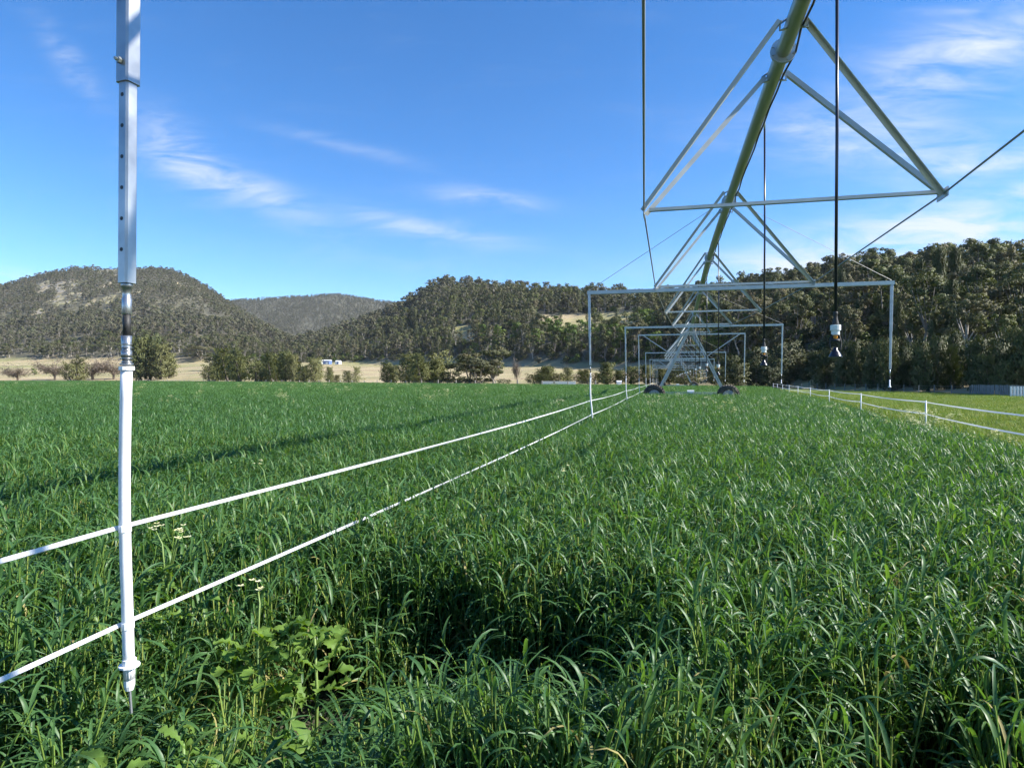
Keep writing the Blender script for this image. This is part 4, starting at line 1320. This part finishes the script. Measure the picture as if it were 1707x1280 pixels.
def build_crop():
    src = [tuft('crop_tuft', 200 + k, 9, .085, 6, 6, True, wind=.2 + .05 * k) for k in range(10)]
    n0 = len(src)
    src += [tuft('crop_clump', 230 + k, 16, .17, 4, 4, False, 1.0, stem=False) for k in range(6)]
    n1 = len(src)
    src += [tuft('crop_patch', 250 + k, 150, .75, 3, 3, False, 1.5, ('crop_far', 'crop_stem', 'crop_dry'), stem=False, dry=.0) for k in range(4)]
    n2 = len(src)
    src += [tuft('crop_stretch', 270 + k, 260, 1.9, 3, 2, False, 4.2, ('crop_far', 'crop_stem', 'crop_dry'), stem=False, dry=.0) for k in range(3)]
    n3 = len(src)
    r = np.random.default_rng(99)
    P, RO, SCL, IX = [], [], [], []
    def ring(d0, d1, dens, i0, i1, tl, tr_, lod):
        area = (tr_ - tl) * (d1 * d1 - d0 * d0) / 2 + 6 * (d1 - d0)
        n = int(area * dens)
        y = np.sqrt(r.uniform(max(d0, .01) ** 2, d1 * d1, n)); x = r.uniform(tl, tr_, n) * y + r.uniform(-3, 3, n)
        keep = in_crop(x, y)
        h, k, de = crop_height(x, y)
        if lod == 0:
            keep &= (np.hypot(x, y) > .75) & (r.uniform(0, 1, n) < de)
        x, y, h, k = x[keep], y[keep], h[keep], k[keep]
        n = len(x)
        fl = FX0 + FDX * (y - FY0)
        h = h * np.clip(.78 + (fl - x) / 5.0, .6, 1)          # thins out towards the pasture fence
        P.append(np.stack([x, y, np.zeros(n)], 1))
        tl_ = .10 if lod < 2 else .04
        lean = np.where(k < .7, .24, tl_) if lod == 0 else np.full(n, tl_)
        RO.append(np.stack([r.normal(0, 1, n) * lean, r.normal(.06, 1, n) * lean, r.normal(0, 1.6, n)], 1))
        wd = r.uniform(.9, 1.2, n)
        hh = h * r.uniform(.9, 1.12, n)
        SCL.append(np.stack([wd, wd, hh], 1)); IX.append(r.integers(i0, i1, n))
    ring(.3, 10, 84, 0, n0, -1.25, 1.1, 0)
    ring(-0, .3, 40, 0, n0, -2, 2, 0)
    ring(10, 36, 30, n0, n1, -1.35, .85, 1)
    ring(36, 120, 1.35, n1, n2, -1.45, .55, 2)
    ring(120, 331, .22, n2, n3, -1.5, .1, 3)
    P, RO, SCL, IX = (np.concatenate(a) for a in (P, RO, SCL, IX))
    print('crop pieces', len(P))
    scatter('oat_crop', P, RO, SCL, IX, src, 'dense knee to hip high green oat crop filling the field', 'crop')
build_crop()

def build_pasture_grass():
    def short(name, seed, nb, rad):
        r = np.random.default_rng(seed); V, Q, MI = [], [], []
        for b in range(nb):
            a, rr = r.uniform(0, 6.283), rad * math.sqrt(r.uniform(0, 1))
            v, f = blade(r, (rr * math.cos(a), rr * math.sin(a), 0), r.uniform(0, 6.283), R(r.uniform(50, 85)), r.uniform(.06, .17), r.uniform(.007, .012), r.uniform(.4, 1.6), 2, False)
            o = len(V); V.extend(v)
            for q in f: Q.append([i + o for i in q]); MI.append(0)
        return np_mesh(name, np.array(V), Q, ['pasture_blade'], MI)
    src = [short('pasture_tuft', 300 + k, 70, .28) for k in range(4)]
    r = np.random.default_rng(17)
    n = 26000
    y = np.sqrt(r.uniform(4 * 4, 75 * 75, n)); x = r.uniform(.25, .95, n) * y + 2
    fl = FX0 + FDX * (y - FY0)
    k = (x > fl - .3) & (x < RFX + 1) & (r.uniform(0, 1, n) < np.clip(30 / y, .35, 1))
    x, y = x[k], y[k]; n = len(x)
    rough_ = np.clip(1.9 - (x - (FX0 + FDX * (y - FY0))) / 2.2, 1, 1.9)
    sz = r.uniform(.7, 1.4, n) * rough_ * (.6 + .9 * fbm(x / 3, y / 3, 61, 2))
    scatter('pasture_grass', np.stack([x, y, np.full(n, .03)], 1), np.stack([r.normal(0, .06, n), r.normal(0, .06, n), r.uniform(0, 6.28, n)], 1),
            np.stack([sz * 1.1, sz * 1.1, sz], 1), r.integers(0, 4, n), src, 'short yellow green grass of the grazed pasture', 'grass')
build_pasture_grass()

# ================================================================ WEEDS
def lobed_leaf(r, base, az, ln, wid, up, droop):
    """radish leaf: big end lobe, smaller lobes down the stalk, arched"""
    prof = [(0, .05), (.10, .05), (.16, .28), (.20, .10), (.28, .44), (.33, .16), (.42, .62), (.47, .32), (.56, .86), (.62, .64), (.70, .94), (.77, .68), (.85, .74), (.91, .44), (.96, .38), (1, .04)]
    d = np.array([math.cos(az), math.sin(az)]); side = np.array([-d[1], d[0], 0])
    p = np.array(base, float); tilt = up; V, F = [], []; pf = 0
    for k, (f, w) in enumerate(prof):
        st = (f - pf) * ln; pf = f
        ct, s_ = math.cos(tilt), math.sin(tilt)
        p = p + np.array([d[0] * ct, d[1] * ct, s_]) * st
        tilt -= droop * (f - (prof[k - 1][0] if k else 0)) * (.6 + f)
        n_ = np.array([-d[0] * s_, -d[1] * s_, ct])
        hw = wid * .5 * w * r.uniform(.75, 1.2); wav = r.normal(0, .30) * hw
        V += [p - side * hw + n_ * (hw * .25 + wav), p - side * hw * .5 + n_ * hw * .02, p, p + side * hw * .5 + n_ * hw * .02, p + side * hw + n_ * (hw * .25 - wav)]
    for k in range(len(prof) - 1):
        for j in range(4): F.append((k * 5 + j, k * 5 + j + 1, (k + 1) * 5 + j + 1, (k + 1) * 5 + j))
    return V, F

def flower(m_, c, s, r):
    c = np.array(c)
    for k in range(4):
        a = k * math.pi / 2 + r.uniform(-.2, .2)
        d = np.array([math.cos(a), math.sin(a), .25]); e = np.array([-math.sin(a), math.cos(a), 0])
        m_.add([c, c + d * s * .55 + e * s * .38, c + d * s * 1.0 + np.array([0, 0, s * .05]), c + d * s * .55 - e * s * .38], [(0, 1, 2, 3)])

def build_weeds():
    r = np.random.default_rng(31)
    # (x, y, height of the rosette base, leaves, leaf length, flower stalks, label)
    near = [(-1.62, 2.95, .62, 24, .19, 3, 'yellow green radish weed with pale flowers just past the foreground white post'),
            (-1.02, 2.52, .50, 22, .18, 1, 'lush radish weed right of the foreground white post with one pale flower'),
            (-1.02, 1.95, .42, 20, .16, 0, 'low leafy weed under the foreground white post'),
            (-.72, 2.0, .36, 18, .17, 0, 'leafy weed at the left edge of the trodden hollow'),
            (-.80, 2.55, .52, 20, .18, 0, 'bright green weed against the dark gap in the crop'),
            (-1.28, 1.85, .44, 18, .16, 0, 'leafy weed left of the foot of the foreground white post'),
            (-.92, 1.72, .36, 18, .16, 0, 'yellow green weed in front of the foot of the foreground white post'),
            (-.62, 1.70, .28, 16, .15, 0, 'low yellow green weed between hollow and foreground white post'),
            (-1.45, 2.6, .58, 14, .14, 0, 'weed half hidden in crop behind the lower tape'),
            (-.46, 1.85, .12, 14, .13, 0, 'pale flattened weed on the floor of the trodden hollow'),
            (.30, 2.15, .24, 12, .12, 0, 'small broadleaf weed at the right edge of the trodden hollow'),
            (.30, 4.6, .72, 12, .13, 1, 'weed with a yellow flower standing in the open crop'),
            (.62, 3.55, .72, 12, .13, 0, 'broadleaf weed without flowers poking out of the crop'),
            (-1.9, 4.9, .72, 10, .13, 1, 'weed with a pale flower beside the upper white tape')]
    for (x, y, z, nl, ll, ns, lb) in near:
        root = thing('radish_weed', lb, 'weed', (x, y, 0))
        MB().path([(x, y, -.02), (x + .01, y, z * .6), (x, y, z + .05)], [.008, .007, .005], 6).build('stem', 'weed_stem', root, True)
        for k in range(int(nl * 1.4)):
            az = k * 2.4 + r.uniform(-.4, .4)
            v, f = lobed_leaf(r, (x + r.normal(0, .05), y + r.normal(0, .05), z * r.uniform(.5, 1.1)), az, ll * r.uniform(.5, 1.05), ll * r.uniform(.26, .44), R(r.uniform(30, 70)), r.uniform(.8, 1.6))
            MB().add(v, f).build('leaf', 'weed_leaf', root, True)
        for k in range(ns):
            a = r.uniform(0, 6.28); ht = r.uniform(.30, .42)
            e = (x + math.cos(a) * .10, y + math.sin(a) * .10, z + ht * .75)
            MB().path([(x, y, z), ((x + e[0]) / 2 + .01, (y + e[1]) / 2, z + ht * .55), e], [.005, .004, .002], 5).build('flower_stalk', 'weed_stem', root, True)
            for j in range(5):
                fm = MB(); flower(fm, (e[0] + r.normal(0, .022), e[1] + r.normal(0, .022), e[2] + r.uniform(-.03, .02)), .016, r)
                fm.build('flower', 'weed_petal', root)
    # flowering plants dotted through the crop: one mesh each, too small to show parts
    kinds = []
    for k in range(4):
        m_ = MB()
        for s in range(5):
            a = r.uniform(0, 6.28); l = r.uniform(.05, .24)
            e = (math.cos(a) * l, math.sin(a) * l, r.uniform(.90, 1.14))
            m_.path([(0, 0, .3), (e[0] * .5, e[1] * .5, .6), e], [.006, .005, .003], 4, mi=1)
            o = len(m_.f)
            for j in range(8): flower(m_, (e[0] + r.normal(0, .035), e[1] + r.normal(0, .035), e[2] + r.uniform(-.07, .04)), .024, r)
        kinds.append(m_.mesh('flowering_weed', ['weed_petal', 'weed_stem']))
    spots = []
    tries = 0
    while len(spots) < 170 and tries < 9000:
        tries += 1
        y = math.sqrt(r.uniform(5.5 ** 2, 110 ** 2)); x = r.uniform(-.85, .6) * y
        if not bool(in_crop(np.array([x]), np.array([y]))[0]): continue
        if fbm(np.array([x / 9.0]), np.array([y / 9.0]), 15, 2)[0] < (.40 if x < 0 else .60): continue
        spots.append((x, y))
    for k in range(14):
        y = r.uniform(9, 17); x = FX0 + FDX * (y - FY0) + r.normal(-.2, .5); spots.append((x, y))
    for (x, y) in spots:
        o = bpy.data.objects.new('flowering_weed', kinds[int(r.integers(4))]); COL.objects.link(o)
        o.location = (x, y, 0); o.rotation_euler = (0, 0, r.uniform(0, 6.28))
        s = r.uniform(.9, 1.15) * (1 + y / 160); o.scale = (s, s, r.uniform(.92, 1.06) * (.8 if x > FX0 + FDX * (y - FY0) - 1.5 else 1))
        tag(o, 'pale yellow flowering weed dotted in the crop', 'weed', 'flowering weeds in the crop')
build_weeds()

# ================================================================ AIR
def build_haze():
    mt, nt, bs, out = new_mat('haze_air')
    nt.nodes.remove(bs)
    v = nt.nodes.new('ShaderNodeVolumePrincipled')
    v.inputs['Color'].default_value = (.86, .92, 1.0, 1); v.inputs['Density'].default_value = 0.00004
    v.inputs['Anisotropy'].default_value = 0.1
    nt.links.new(v.outputs[0], out.inputs['Volume'])
    o = MB().box((0, 0, 244), (15200, 15200, 492)).build('haze', 'haze_air')
    o['kind'] = 'stuff'
    tag(o, 'thin blue haze in the air over the valley', 'haze')
build_haze()
